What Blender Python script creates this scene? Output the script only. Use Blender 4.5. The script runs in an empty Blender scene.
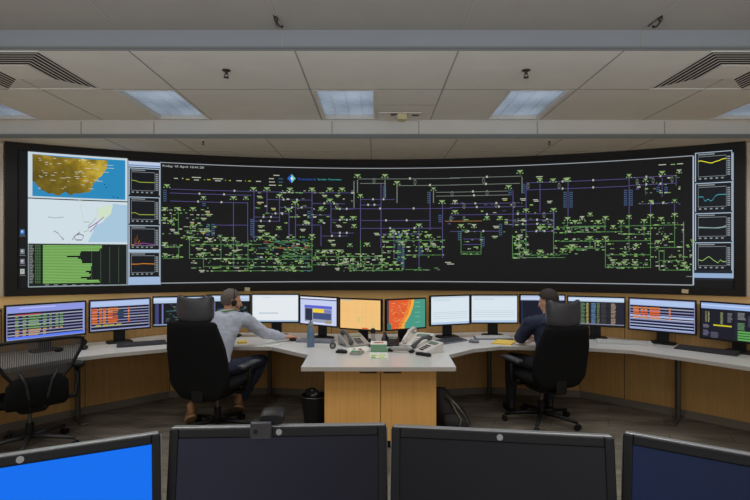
import bpy, bmesh, math, random
from mathutils import Vector, Matrix, noise
R = math.radians
rnd = random.Random(7)
SC = bpy.context.scene
COL = SC.collection
EYE = 1.62

# ------------------------------------------------------------------ materials
def lin(c):
    c = c / 255.0
    return c / 12.92 if c <= 0.04045 else ((c + 0.055) / 1.055) ** 2.4
def rgb(c): return (lin(c[0]), lin(c[1]), lin(c[2]), 1.0)
MATS = {}
def mat(name, c, rough=0.6, metal=0.0, noise_amt=0.0, nscale=40.0, stretch=(1, 1, 1), bump=0.0, coat=0.0, spec=0.5, c2=None):
    if name in MATS: return MATS[name]
    m = bpy.data.materials.new(name); m.use_nodes = True
    nt = m.node_tree; b = nt.nodes['Principled BSDF']
    b.inputs['Base Color'].default_value = rgb(c)
    b.inputs['Roughness'].default_value = rough
    b.inputs['Metallic'].default_value = metal
    b.inputs['Specular IOR Level'].default_value = spec
    if coat: b.inputs['Coat Weight'].default_value = coat
    tc = nt.nodes.new('ShaderNodeTexCoord'); mp = nt.nodes.new('ShaderNodeMapping')
    mp.inputs['Scale'].default_value = stretch
    nt.links.new(tc.outputs['Object'], mp.inputs['Vector'])
    nz = nt.nodes.new('ShaderNodeTexNoise'); nz.inputs['Scale'].default_value = nscale
    nz.inputs['Detail'].default_value = 4
    nt.links.new(mp.outputs['Vector'], nz.inputs['Vector'])
    cr = nt.nodes.new('ShaderNodeValToRGB')
    d = noise_amt if noise_amt else 0.03
    cc = rgb(c)
    if c2 is None:
        cr.color_ramp.elements[0].color = tuple(max(0, v * (1 - d)) for v in cc[:3]) + (1,)
        cr.color_ramp.elements[1].color = tuple(v * (1 + d) for v in cc[:3]) + (1,)
    else:
        cr.color_ramp.elements[0].color = cc; cr.color_ramp.elements[1].color = rgb(c2)
    cr.color_ramp.elements[0].position = 0.3; cr.color_ramp.elements[1].position = 0.7
    nt.links.new(nz.outputs['Fac'], cr.inputs['Fac'])
    nt.links.new(cr.outputs['Color'], b.inputs['Base Color'])
    if bump:
        bp = nt.nodes.new('ShaderNodeBump'); bp.inputs['Strength'].default_value = bump
        bp.inputs['Distance'].default_value = 0.01
        nt.links.new(nz.outputs['Fac'], bp.inputs['Height']); nt.links.new(bp.outputs['Normal'], b.inputs['Normal'])
    MATS[name] = m
    return m
def emis(c, s=1.0):
    key = 'screen_light_%d_%d_%d_%d' % (c[0], c[1], c[2], int(s * 100))
    if key in MATS: return MATS[key]
    m = bpy.data.materials.new(key); m.use_nodes = True
    nt = m.node_tree; b = nt.nodes['Principled BSDF']
    b.inputs['Base Color'].default_value = (0.01, 0.01, 0.012, 1)
    b.inputs['Roughness'].default_value = 0.4; b.inputs['Specular IOR Level'].default_value = 0.08
    b.inputs['Emission Color'].default_value = rgb(c); b.inputs['Emission Strength'].default_value = s
    MATS[key] = m
    return m

# ------------------------------------------------------------------ mesh builder
class MB:
    def __init__(s): s.v = []; s.f = []; s.m = []; s.mats = []
    def mi(s, m):
        if m not in s.mats: s.mats.append(m)
        return s.mats.index(m)
    def add(s, vs, fs, m):
        o = len(s.v); i = s.mi(m)
        s.v += [tuple(p) for p in vs]
        for f in fs: s.f.append(tuple(o + k for k in f)); s.m.append(i)
    def quad(s, a, b, c, d, m): s.add([a, b, c, d], [(0, 1, 2, 3)], m)
    def poly(s, pts, m): s.add(pts, [tuple(range(len(pts)))], m)
    def box(s, c, size, m, M=None):
        x, y, z = (k / 2 for k in size)
        vs = [Vector((sx * x, sy * y, sz * z)) for sz in (-1, 1) for sy in (-1, 1) for sx in (-1, 1)]
        if M is not None: vs = [M @ p for p in vs]
        vs = [p + Vector(c) for p in vs]
        s.add(vs, [(0, 2, 3, 1), (4, 5, 7, 6), (0, 1, 5, 4), (2, 6, 7, 3), (0, 4, 6, 2), (1, 3, 7, 5)], m)
    def prism(s, pts, z0, z1, m):
        n = len(pts)
        vs = [(p[0], p[1], z0) for p in pts] + [(p[0], p[1], z1) for p in pts]
        fs = [tuple(range(n))[::-1], tuple(range(n, 2 * n))] + [(i, (i + 1) % n, n + (i + 1) % n, n + i) for i in range(n)]
        s.add(vs, fs, m)
    def tube(s, pts, rad, m, n=10, cap=True):
        pts = [Vector(p) for p in pts]
        if not isinstance(rad, (list, tuple)): rad = [rad] * len(pts)
        vs = []; up = Vector((0, 0, 1))
        prev = None
        for i, p in enumerate(pts):
            d = (pts[min(i + 1, len(pts) - 1)] - pts[max(i - 1, 0)]).normalized()
            if prev is None:
                a = d.cross(up)
                if a.length < 1e-3: a = d.cross(Vector((1, 0, 0)))
            else: a = prev - d * prev.dot(d)
            a.normalize(); prev = a; b = d.cross(a)
            for k in range(n):
                t = 2 * math.pi * k / n
                vs.append(p + (a * math.cos(t) + b * math.sin(t)) * rad[i])
        fs = [(i * n + k, i * n + (k + 1) % n, (i + 1) * n + (k + 1) % n, (i + 1) * n + k) for i in range(len(pts) - 1) for k in range(n)]
        if cap: fs += [tuple(range(n))[::-1], tuple((len(pts) - 1) * n + k for k in range(n))]
        s.add(vs, fs, m)
    def loft(s, secs, m, axis='z', n=24, e=4.0):
        # secs: (pos along axis, centre a, centre b, half a, half b); a,b the other two axes in xyz order
        vs = []
        for sec in secs:
            t, ca, cb, ha, hb = sec[:5]; ee = sec[5] if len(sec) > 5 else e
            for k in range(n):
                q = 2 * math.pi * k / n; c_, s_ = math.cos(q), math.sin(q)
                a = ca + ha * math.copysign(abs(c_) ** (2 / ee), c_); b = cb + hb * math.copysign(abs(s_) ** (2 / ee), s_)
                vs.append({'z': (a, b, t), 'y': (a, t, b), 'x': (t, a, b)}[axis])
        L = len(secs)
        fs = [(i * n + k, i * n + (k + 1) % n, (i + 1) * n + (k + 1) % n, (i + 1) * n + k) for i in range(L - 1) for k in range(n)]
        fs += [tuple(range(n))[::-1], tuple((L - 1) * n + k for k in range(n))]
        s.add(vs, fs, m)
    def ell(s, c, r, m, M=None, nu=16, nv=10):
        vs = [Vector((0, 0, -r[2]))]
        for j in range(1, nv):
            ph = -math.pi / 2 + math.pi * j / nv
            for k in range(nu):
                t = 2 * math.pi * k / nu
                vs.append(Vector((r[0] * math.cos(ph) * math.cos(t), r[1] * math.cos(ph) * math.sin(t), r[2] * math.sin(ph))))
        vs.append(Vector((0, 0, r[2])))
        if M is not None: vs = [M @ p for p in vs]
        vs = [p + Vector(c) for p in vs]
        fs = [(0, 1 + (k + 1) % nu, 1 + k) for k in range(nu)]
        for j in range(nv - 2):
            for k in range(nu):
                a = 1 + j * nu
                fs.append((a + k, a + (k + 1) % nu, a + nu + (k + 1) % nu, a + nu + k))
        a = 1 + (nv - 2) * nu
        fs += [(a + k, a + (k + 1) % nu, len(vs) - 1) for k in range(nu)]
        s.add(vs, fs, m)
    def cap(s, p1, r1, p2, r2, m):
        p1 = Vector(p1); p2 = Vector(p2)
        s.ell(p1, (r1,) * 3, m, nu=12, nv=8); s.ell(p2, (r2,) * 3, m, nu=12, nv=8)
        if (p2 - p1).length > 1e-4: s.tube([p1, p2], [r1, r2], m, n=12)

def obj(name, mb, parent=None, bevel=0, smooth=False, sub=0, remesh=0, smooth_it=0, fixn=True):
    me = bpy.data.meshes.new(name); me.from_pydata(mb.v, [], mb.f)
    for m in mb.mats: me.materials.append(m)
    for p, i in zip(me.polygons, mb.m): p.material_index = i
    if fixn:
        bm = bmesh.new(); bm.from_mesh(me)
        bmesh.ops.recalc_face_normals(bm, faces=bm.faces); bm.to_mesh(me); bm.free()
    o = bpy.data.objects.new(name, me); COL.objects.link(o)
    if parent: o.parent = parent
    if smooth:
        for p in me.polygons: p.use_smooth = True
        if smooth == 'auto': me.set_sharp_from_angle(angle=R(40))
    if remesh:
        md = o.modifiers.new('remesh', 'REMESH'); md.mode = 'VOXEL'; md.voxel_size = remesh; md.use_smooth_shade = True
        if smooth_it:
            q = o.modifiers.new('smooth', 'SMOOTH'); q.iterations = smooth_it; q.factor = 0.5
    if bevel:
        b = o.modifiers.new('bevel', 'BEVEL'); b.width = bevel; b.segments = 2; b.limit_method = 'ANGLE'
    if sub:
        q = o.modifiers.new('sub', 'SUBSURF'); q.levels = sub; q.render_levels = sub
    return o
def tag(o, label=None, cat=None, group=None, kind=None):
    if label: o['label'] = label
    if cat: o['category'] = cat
    if group: o['group'] = group
    if kind: o['kind'] = kind
    return o
def thing(name, label, cat, loc=(0, 0, 0), rz=0, group=None):
    o = bpy.data.objects.new(name, None); COL.objects.link(o); o.empty_display_size = 0.1
    o.location = loc; o.rotation_euler = (0, 0, rz)
    return tag(o, label, cat, group)
def struct(name, mb, **k):
    o = obj(name, mb, **k); return tag(o, kind='structure')
def copy_tree(o, parent=None, **kw):
    c = o.copy(); COL.objects.link(c)
    if parent: c.parent = parent
    for k, v in kw.items(): c[k] = v
    for ch in list(o.children): copy_tree(ch, c)
    return c

def depth_for(y, dz): return dz * 500.0 / (y - 256.0)

# ------------------------------------------------------------------ shared materials
M_ceil_dim = mat('ceiling_tile_dimmed', (143, 140, 135), 0.9, noise_amt=0.03, nscale=3)  # same ceiling, darkened in its colour to look more dimly lit
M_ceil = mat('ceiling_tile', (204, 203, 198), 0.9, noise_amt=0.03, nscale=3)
M_joint = mat('ceiling_joint', (150, 148, 143), 0.9)
M_beam = mat('bulkhead_paint', (136, 141, 147), 0.75, noise_amt=0.03, nscale=2)
M_trimdk = mat('soffit_trim', (112, 118, 118), 0.7)
M_wall = mat('cream_wall_paint', (200, 192, 178), 0.85)
M_wood = mat('light_beech_veneer', (198, 154, 92), 0.5, noise_amt=0.10, nscale=6, stretch=(9, 9, 0.5), coat=0.1)
M_woodc = mat('cabinet_beech_veneer', (228, 174, 98), 0.5, noise_amt=0.07, nscale=6, stretch=(12, 12, 0.5), coat=0.1)
M_woodj = mat('veneer_joint', (70, 52, 30), 0.7)
M_top = mat('grey_white_laminate', (208, 206, 203), 0.28, noise_amt=0.02, nscale=60)
M_skirt = mat('skirting_grey', (120, 112, 100), 0.6)
M_steel = mat('grey_steel', (105, 103, 100), 0.4, metal=0.7)
M_black = mat('black_plastic', (20, 20, 22), 0.5, spec=.3)
M_frame = mat('video_wall_frame_black', (20, 18, 17), 0.55, spec=.25)
M_bez = mat('monitor_black_bezel', (18, 19, 23), 0.4, spec=.3)
M_fab = mat('black_chair_fabric', (15, 15, 17), 0.85, noise_amt=0.15, nscale=220, bump=0.15, spec=.2)
M_lea = mat('charcoal_leather', (56, 56, 61), 0.38, noise_amt=0.08, nscale=30)
M_silver = mat('silver_plastic', (150, 152, 156), 0.3, metal=0.5)
M_white = mat('white_plastic', (205, 203, 198), 0.45)
KF, KN, KU, KR, EXPO = 8.0, 16.0, 105.0, 45.0, 0.0
# ================================================================== THE ROOM
def floor_mat():
    m = bpy.data.materials.new('carpet_planks'); m.use_nodes = True
    nt = m.node_tree; b = nt.nodes['Principled BSDF']; b.inputs['Roughness'].default_value = 0.85
    b.inputs['Specular IOR Level'].default_value = 0.25
    tc = nt.nodes.new('ShaderNodeTexCoord'); mp = nt.nodes.new('ShaderNodeMapping'); mp.inputs['Rotation'].default_value = (0, 0, R(25))
    nt.links.new(tc.outputs['Object'], mp.inputs['Vector'])
    br = nt.nodes.new('ShaderNodeTexBrick'); br.inputs['Scale'].default_value = 1.0
    br.inputs['Brick Width'].default_value = 1.0; br.inputs['Row Height'].default_value = 0.25; br.inputs['Mortar Size'].default_value = 0.004
    br.inputs['Color1'].default_value = rgb((122, 114, 102)); br.inputs['Color2'].default_value = rgb((106, 99, 90)); br.inputs['Mortar'].default_value = rgb((80, 74, 68))
    nt.links.new(mp.outputs['Vector'], br.inputs['Vector'])
    n1 = nt.nodes.new('ShaderNodeTexNoise'); n1.inputs['Scale'].default_value = 3; n1.inputs['Detail'].default_value = 6
    mp2 = nt.nodes.new('ShaderNodeMapping'); mp2.inputs['Scale'].default_value = (0.5, 3, 1); mp2.inputs['Rotation'].default_value = (0, 0, R(25))
    nt.links.new(tc.outputs['Object'], mp2.inputs['Vector']); nt.links.new(mp2.outputs['Vector'], n1.inputs['Vector'])
    mr = nt.nodes.new('ShaderNodeMapRange'); mr.inputs['From Min'].default_value = 0.35; mr.inputs['From Max'].default_value = 0.65
    mr.inputs['To Min'].default_value = 0.72; mr.inputs['To Max'].default_value = 1.25
    nt.links.new(n1.outputs['Fac'], mr.inputs['Value'])
    mx = nt.nodes.new('ShaderNodeVectorMath'); mx.operation = 'SCALE'
    nt.links.new(br.outputs['Color'], mx.inputs[0]); nt.links.new(mr.outputs['Result'], mx.inputs['Scale'])
    nt.links.new(mx.outputs['Vector'], b.inputs['Base Color'])
    n2 = nt.nodes.new('ShaderNodeTexNoise'); n2.inputs['Scale'].default_value = 300
    nt.links.new(tc.outputs['Object'], n2.inputs['Vector'])
    bp = nt.nodes.new('ShaderNodeBump'); bp.inputs['Strength'].default_value = 0.3; bp.inputs['Distance'].default_value = 0.004
    nt.links.new(n2.outputs['Fac'], bp.inputs['Height']); nt.links.new(bp.outputs['Normal'], b.inputs['Normal'])
    return m
XW = 5.6; YB = -3.2; YF = 7.3
mb = MB(); mb.box((0, (YB + YF) / 2, -0.05), (2 * XW + .4, YF - YB + .4, 0.1), floor_mat()); struct('floor', mb)

# ceiling in three levels; joints are fine dark strips in the same mesh
Z1, Z2, Z3 = 3.31, 3.17, 2.964
Y1, Y2 = 3.74, 5.70
JX = [-4.33, -3.10, -1.86, -0.605, 0.63, 1.88, 3.05, 4.35]
# light fittings (x0, x1) in the row between 4.65 and 5.66
FX = [(-4.37, -3.78), (-2.44, -1.86), (-0.584, 0.009), (1.255, 1.845), (3.77, 4.35)]
FY0, FY1 = 4.66, 5.66
mb = MB()
mb.box((0, (YB + Y1) / 2, Z1 + .04), (2 * XW, Y1 - YB, .08), M_ceil_dim)
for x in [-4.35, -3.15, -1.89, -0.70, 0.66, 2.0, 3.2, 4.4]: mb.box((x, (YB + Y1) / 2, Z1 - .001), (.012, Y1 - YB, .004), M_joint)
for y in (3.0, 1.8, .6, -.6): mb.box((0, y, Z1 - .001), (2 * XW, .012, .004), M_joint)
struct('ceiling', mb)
mb = MB()
def plate(x0, x1, y0, y1): mb.box(((x0 + x1) / 2, (y0 + y1) / 2, Z2 + .04), (x1 - x0, y1 - y0, .08), M_ceil)
plate(-XW, XW, Y1 + .04, FY0)
xs = -XW
for a, b in FX: plate(xs, a, FY0, FY1); xs = b
plate(xs, XW, FY0, FY1); plate(-XW, XW, FY1, Y2)
for x in JX: mb.box((x, (Y1 + Y2) / 2 + .02, Z2 - .001), (.012, Y2 - Y1 - .04, .004), M_joint)
mb.box((0, 4.645, Z2 - .001), (2 * XW, .014, .004), M_joint)
for a, b in ((.62, .009),): mb.box(((a + b) / 2, 5.13, Z2 - .001), (a - b, .01, .004), M_joint)
struct('ceiling', mb)
mb = MB()
mb.box((0, (Y2 + YF + .2) / 2 + .02, Z3 + .04), (2 * XW, YF + .2 - Y2, .08), M_ceil)
for x in [-4.4, -3.1, -2.3, -1.25, -0.05, 0.95, 2.15, 3.2, 4.4]: mb.box((x, (Y2 + YF) / 2 + .03, Z3 - .001), (.012, YF - Y2, .004), M_joint)
mb.box((0, 6.42, Z3 - .001), (2 * XW, .010, .004), M_joint)
struct('ceiling', mb)
# steps between the levels
mb = MB(); mb.box((0, Y1 + .02, (Z1 + Z2) / 2 + .02), (2 * XW, .04, Z1 - Z2 + .04), M_beam)
for x in (-.695, 2.0): mb.box((x, Y1 - .001, (Z1 + Z2) / 2 + .01), (.010, .004, Z1 - Z2 - .02), M_joint)
mb.box((0, Y1 - .005, Z2 + .006), (2 * XW, .012, .012), M_trimdk)
struct('trim_1', mb)
mb = MB(); mb.box((0, Y2 + .02, (Z2 + Z3) / 2), (2 * XW, .04, Z2 - Z3 + .002), M_ceil)
for x in (-3.35, -2.52, -.49, .50, 1.85, 3.3): mb.box((x, Y2 - .001, (Z2 + Z3) / 2 + .02), (.010, .004, Z2 - Z3 - .05), M_joint)
mb.box((0, Y2 - .008, Z2 - .008), (2 * XW, .018, .012), M_white)  # pale strip added to stand for the lit edge by the fittings
mb.box((0, Y2 - .012, Z3 + .016), (2 * XW, .028, .036), M_trimdk)
mb.box((0, Y2 - .008, Z3 + .040), (2 * XW, .018, .008), M_beam)
struct('trim_2', mb)

# walls
def seg_wall(name, pts, z0, z1, m, t=.08, **k):
    mb = MB()
    for a, b in zip(pts[:-1], pts[1:]):
        a = Vector((a[0], a[1])); b = Vector((b[0], b[1])); d = (b - a).normalized(); n = Vector((-d.y, d.x)) * t
        mb.prism([a, b, b + n, a + n], z0, z1, m)
    return mb
mb = MB(); mb.box((-XW - .04, (YB + YF) / 2, 1.7), (.08, YF - YB + .2, 3.4), M_wall); struct('wall_left', mb)
mb = MB(); mb.box((XW + .04, (YB + YF) / 2, 1.7), (.08, YF - YB + .2, 3.4), M_wall); struct('wall_right', mb)
mb = MB(); mb.box((0, YB - .04, 1.7), (2 * XW + .2, .08, 3.4), M_wall); struct('wall_rear', mb)
mb = MB()
for s in (-1, 1):
    mb.box((s * (4.41 + XW) / 2, 5.97, 1.5), (XW - 4.41, .08, 3.0), M_wall)
mb.box((0, YF + .05, 1.5), (2 * XW, .08, 3.0), M_wall)
struct('wall_front', mb)

WP = [(-5.6, 2.9), (-4.5, 3.2), (-3.5, 4.5), (-2.97, 5.12), (-2.35, 5.72), (-1.22, 5.88), (-.5, 5.74), (.5, 5.74), (1.33, 5.90), (2.35, 5.74), (3.05, 5.08), (3.5, 4.6), (4.5, 3.2), (5.6, 2.9)]
LEDGE = 1.14
mb = seg_wall('p', WP, 0, LEDGE, M_wood)
for a, b in zip(WP[:-1], WP[1:]):
    a = Vector((a[0], a[1], 0)); b = Vector((b[0], b[1], 0)); L = (b - a).length; d = (b - a) / L
    k = max(1, round(L / .62))
    for i in range(k):
        p = a + d * (L * (i + .0) / k)
        mb.box((p.x, p.y - .0005, LEDGE / 2), (.005, .004, LEDGE), M_woodj)
arc = []
for i in range(25):
    t = R(-29.2 + 58.4 * i / 24); arc.append((9.03 * math.sin(t), -2 + 9.03 * math.cos(t)))
fr = [(p[0], p[1]) for p in WP]; bk = [(-5.6, 5.93), (-4.41, 5.93)] + arc + [(4.41, 5.93), (5.6, 5.93)]
bk.sort()
mb.prism(fr + bk[::-1], LEDGE - .002, LEDGE + .003, M_wood)
struct('wall_back', mb)
mb = seg_wall('b', [(p[0], p[1] - .012) for p in WP], 0, .075, M_skirt, t=.012); struct('baseboard_back', mb)

# ceiling light fittings (louvre troffers) with a lamp in each
def louvre_mat():
    m = bpy.data.materials.new('light_louvre'); m.use_nodes = True; nt = m.node_tree; b = nt.nodes['Principled BSDF']
    b.inputs['Base Color'].default_value = rgb((150, 158, 168)); b.inputs['Metallic'].default_value = 0.6; b.inputs['Roughness'].default_value = 0.35
    tc = nt.nodes.new('ShaderNodeTexCoord'); n = nt.nodes.new('ShaderNodeTexNoise'); n.inputs['Scale'].default_value = 1.6; n.inputs['Detail'].default_value = 1
    nt.links.new(tc.outputs['Object'], n.inputs['Vector'])
    cr = nt.nodes.new('ShaderNodeValToRGB'); cr.color_ramp.elements[0].color = rgb((108, 120, 136)); cr.color_ramp.elements[1].color = rgb((176, 190, 206))
    cr.color_ramp.elements[0].position = .3; cr.color_ramp.elements[1].position = .72
    nt.links.new(n.outputs['Fac'], cr.inputs['Fac']); nt.links.new(cr.outputs['Color'], b.inputs['Emission Color'])
    b.inputs['Emission Strength'].default_value = 0.45
    return m
M_louv = louvre_mat()
LFL = ['recessed louvred ceiling light at the far left edge, cut by the frame', 'recessed louvred ceiling light left of the sprinkler, above the weather map end',
       'recessed louvred ceiling light in the middle beside the small sensor', 'recessed louvred ceiling light right of the middle, near the right sprinkler',
       'recessed louvred ceiling light at the far right edge, cut by the frame']
for (a, b), lb in zip(FX, LFL):
    cx = (a + b) / 2; cy = (FY0 + FY1) / 2; w = b - a; l = FY1 - FY0
    t = thing('ceiling_light', lb, 'ceiling light', (cx, cy, Z2), 0, 'recessed lights in the ceiling')
    mb = MB()
    for s in (-1, 1):
        mb.box((s * (w / 2 - .012), 0, .02), (.024, l, .05), M_white); mb.box((0, s * (l / 2 - .012), .02), (w - .048, .024, .05), M_white)
    obj('frame', mb, t)
    mb = MB(); mb.box((0, 0, .045), (w - .05, l - .05, .01), M_louv)
    for k in range(1, 4): mb.box((-w / 2 + w * k / 4, 0, .034), (.006, l - .05, .012), M_louv)
    for k in range(1, 18): mb.box((0, -l / 2 + l * k / 18, .036), (w - .05, .003, .008), M_louv)
    obj('louvre', mb, t)
# four-way air diffusers
M_dark = mat('vent_slot_black', (14, 14, 15), 0.9)
for s, lb in ((-1, 'square slotted ceiling air vent at the upper left beside the step'), (1, 'square slotted ceiling air vent at the upper right beside the step')):
    S = .86; x0 = 2.54; cx = s * (x0 + S / 2); cy = 3.775 + S / 2
    t = thing('ceiling_air_vent', lb, 'air vent', (cx, cy, Z2), 0, 'slotted air vents')
    mb = MB(); h = S / 2
    n = 6
    for k in range(n):
        a = h - .012 - k * .043; b = a - .031; z = -.003
        rot = [((-1, 0), 1), ((1, 0), 1), ((0, -1), 1), ((0, 1), 0)]
        mb.quad((-a, -a, z), (a, -a, z), (b, -b, z), (-b, -b, z), M_dark)
        for q in (-1, 1): mb.quad((q * a, -a, z), (q * a, a, z), (q * b, b, z), (q * b, -b, z), M_dark)
    obj('slots', mb, t, fixn=False)
    mb = MB()
    for q in (-1, 1):
        mb.box((q * (h - .006), 0, -.004), (.012, S, .008), M_ceil); mb.box((0, q * (h - .006), -.004), (S - .024, .012, .008), M_ceil)
    for k in range(n):
        b = h - .012 - k * .043 - .031; a = b - .012
        for q in (-1, 1):
            mb.quad((-b, q * b, -.0036), (b, q * b, -.0036), (a, q * a, -.0036), (-a, q * a, -.0036), M_ceil)
            mb.quad((q * b, -b, -.0036), (q * b, b, -.0036), (q * a, a, -.0036), (q * a, -a, -.0036), M_ceil)
    obj('vanes', mb, t, fixn=False)
    mb = MB(); a = .155; mb.box((0, 0, -.006), (2 * a, 2 * a, .006), M_ceil); obj('centre_panel', mb, t)
# sprinklers
M_brass = mat('sprinkler_dull_brass', (70, 66, 60), 0.4, metal=.6)
def sprinkler(x, y, z, lb, s=1.0):
    t = thing('ceiling_sprinkler', lb, 'sprinkler', (x, y, z), 0, 'ceiling sprinklers')
    mb = MB(); mb.loft([(-.006 * s, 0, 0, .032 * s, .032 * s, 2), (0, 0, 0, .036 * s, .036 * s, 2)], M_brass if s == 1 else M_white, n=16); obj('escutcheon', mb, t)
    mb = MB(); mb.tube([(0, 0, 0), (0, 0, -.035 * s)], .011 * s, M_brass)
    for q in (-1, 1): mb.tube([(q * .010 * s, 0, -.03 * s), (q * .017 * s, 0, -.045 * s), (0, 0, -.06 * s)], .004 * s, M_brass, n=6)
    mb.loft([(-.064 * s, 0, 0, .022 * s, .022 * s, 2), (-.060 * s, 0, 0, .024 * s, .024 * s, 2)], M_brass, n=12); obj('head', mb, t)
sprinkler(-1.24, 4.17, Z2, 'small dark pendant ceiling sprinkler on the left, behind the ceiling step')
sprinkler(1.26, 4.17, Z2, 'small dark pendant ceiling sprinkler on the right, behind the ceiling step')
sprinkler(-2.0, 5.82, Z3, 'tiny pale sprinkler under the low soffit at left above the video wall', .8)
sprinkler(2.03, 5.82, Z3, 'tiny pale sprinkler under the low soffit at right above the video wall', .8)
for x, lb in ((-.70, 'dark metal clip hanging from the near ceiling left of centre'), (2.02, 'dark metal clip hanging from the near ceiling at right')):
    mb = MB(); mb.tube([(x, 3.52, Z1), (x, 3.53, Z1 - .03), (x + .012, 3.60, Z1 - .035), (x + .02, 3.66, Z1 - .02), (x + .02, 3.67, Z1)], .007, M_brass, n=6)
    mb.tube([(x - .01, 3.50, Z1 - .002), (x - .02, 3.66, Z1 - .01)], .004, M_brass, n=6); mb.ell((x, 3.54, Z1 - .015), (.016, .02, .015), M_brass)
    tag(obj('ceiling_clip', mb, smooth=True), lb, 'clip', 'clips on the near ceiling')
# small sensor / camera under the ceiling
t = thing('ceiling_sensor', 'small cream ceiling sensor hanging beside the middle light', 'sensor', (.27, 5.40, Z2))
mb = MB(); mb.box((0, .1, -.012), (.46, .30, .012), M_white); obj('mounting_plate', mb, t, bevel=.003)
mb = MB(); mb.loft([(-.03, 0, .05, .07, .07, 2), (-.012, 0, .05, .085, .085, 2)], M_white, n=20); mb.box((.02, 0, -.055), (.10, .12, .06), mat('sensor_cream', (200, 190, 150), .5)); obj('sensor_head', mb, t, bevel=.004)
mb = MB(); mb.box((-.02, -.0, -.022), (.16, .05, .012), M_brass); mb.box((.17, .03, -.022), (.08, .03, .012), M_brass); obj('slot', mb, t)

# ================================================================== THE VIDEO WALL
RV = 9.0
def hitY(x, rad=RV):
    t = (x - 375) / 500; a = 1 + t * t
    return (-4 + math.sqrt(16 - 4 * a * (4 - rad * rad))) / (2 * a)
def WX(x, z, off=0.0):        # point on the curved screen in the direction of column x at height z, lifted off it towards the room
    Y = hitY(x); X = (x - 375) / 500 * Y
    a = math.atan2(X, Y + 2); r = RV - off
    return (r * math.sin(a), -2 + r * math.cos(a), z)
def ZZ(x, y): return EYE - (y - 256) / 500 * hitY(x)
vw = thing('video_wall', 'wide curved black video wall showing maps, charts and a power network diagram', 'video wall', (0, 7, 1.14))
def shift(mb, l=(0, 7, 1.14)): mb.v = [(p[0] - l[0], p[1] - l[1], p[2] - l[2]) for p in mb.v]; return mb
VT, VB = 2.962, 1.146
def arcstrip(mb, a0, a1, z0, z1, r0, r1, m, n=40):
    for i in range(n):
        p, q = a0 + (a1 - a0) * i / n, a0 + (a1 - a0) * (i + 1) / n
        P = lambda r, a, z: (r * math.sin(a), -2 + r * math.cos(a), z)
        mb.add([P(r0, p, z0), P(r0, q, z0), P(r1, q, z0), P(r1, p, z0), P(r0, p, z1), P(r0, q, z1), P(r1, q, z1), P(r1, p, z1)],
               [(0, 1, 2, 3), (7, 6, 5, 4), (0, 4, 5, 1), (2, 6, 7, 3)] + ([(0, 3, 7, 4)] if i == 0 else []) + ([(1, 5, 6, 2)] if i == n - 1 else []), m)
A0 = math.asin(4.35 / 9); AI = math.atan2((18 - 375) / 500 * hitY(18), hitY(18) + 2)
AIr = math.atan2((734 - 375) / 500 * hitY(734), hitY(734) + 2)
SB, ST = 1.228, 2.876
mb = MB()
arcstrip(mb, -A0, A0, VB, SB, 8.955, 9.06, M_frame); arcstrip(mb, -A0, A0, ST, VT, 8.955, 9.06, M_frame)
arcstrip(mb, -A0, AI, SB, ST, 8.955, 9.06, M_frame, 4); arcstrip(mb, AIr, A0, SB, ST, 8.955, 9.06, M_frame, 4)
obj('frame', shift(mb), vw)
M_scr = mat('video_wall_screen', (9, 9, 11), 0.5, spec=.2); MATS['video_wall_screen'].node_tree.nodes['Principled BSDF'].inputs['Emission Color'].default_value = rgb((24, 25, 28)); MATS['video_wall_screen'].node_tree.nodes['Principled BSDF'].inputs['Emission Strength'].default_value = 0.45
mb = MB(); arcstrip(mb, AI, AIr, SB, ST, 9.0, 9.05, M_scr, 60)
scr = obj('screen', shift(mb), vw)
def srect(mb, x0, y0, x1, y1, m, off=.004, zz=None):
    "patch on the screen; the edges keep a constant height; y read at x0 unless zz"
    za, zb = (ZZ(x0, y0), ZZ(x0, y1)) if zz is None else zz
    n = max(1, int(abs(x1 - x0) / 14))
    for i in range(n):
        p, q = x0 + (x1 - x0) * i / n, x0 + (x1 - x0) * (i + 1) / n
        mb.quad(WX(p, zb, off), WX(q, zb, off), WX(q, za, off), WX(p, za, off), m)
LW = .0075
def HL(mb, x0, y, x1, m, w=LW, off=.006):
    z = ZZ(x0, y); srect(mb, x0, 0, x1, 0, m, off, (z + w / 2, z - w / 2))
def VL(mb, x, y0, y1, m, w=.55, off=.006):
    srect(mb, x - w / 2, y0, x + w / 2, y1, m, off, (ZZ(x, y0), ZZ(x, y1)))
def PL(mb, pts, m, w=.012, off=.008):
    P = [(WX(x, ZZ(x, y), off)) for x, y in pts]
    for a, b in zip(P[:-1], P[1:]):
        mb.quad((a[0], a[1], a[2] - w / 2), (b[0], b[1], b[2] - w / 2), (b[0], b[1], b[2] + w / 2), (a[0], a[1], a[2] + w / 2), m)
def part(name, mb, label=None, parent=None):
    o = obj(name, shift(mb), parent or scr, fixn=False)
    if label: o['label'] = label
    return o
E = emis
C_edge = E((186, 205, 225), .8)
# border lines of the windows
mb = MB()
ztl, zbl = 2.846, 1.264
srect(mb, 160, 0, 693, 0, E((170, 175, 180), .8), .005, (ztl + .005, ztl - .005)); srect(mb, 160, 0, 693, 0, E((170, 175, 180), .8), .005, (zbl + .006, zbl - .006))
srect(mb, 692.6, 0, 694, 0, C_edge, .005, (ztl, zbl))
part('window_border', mb)
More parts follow.
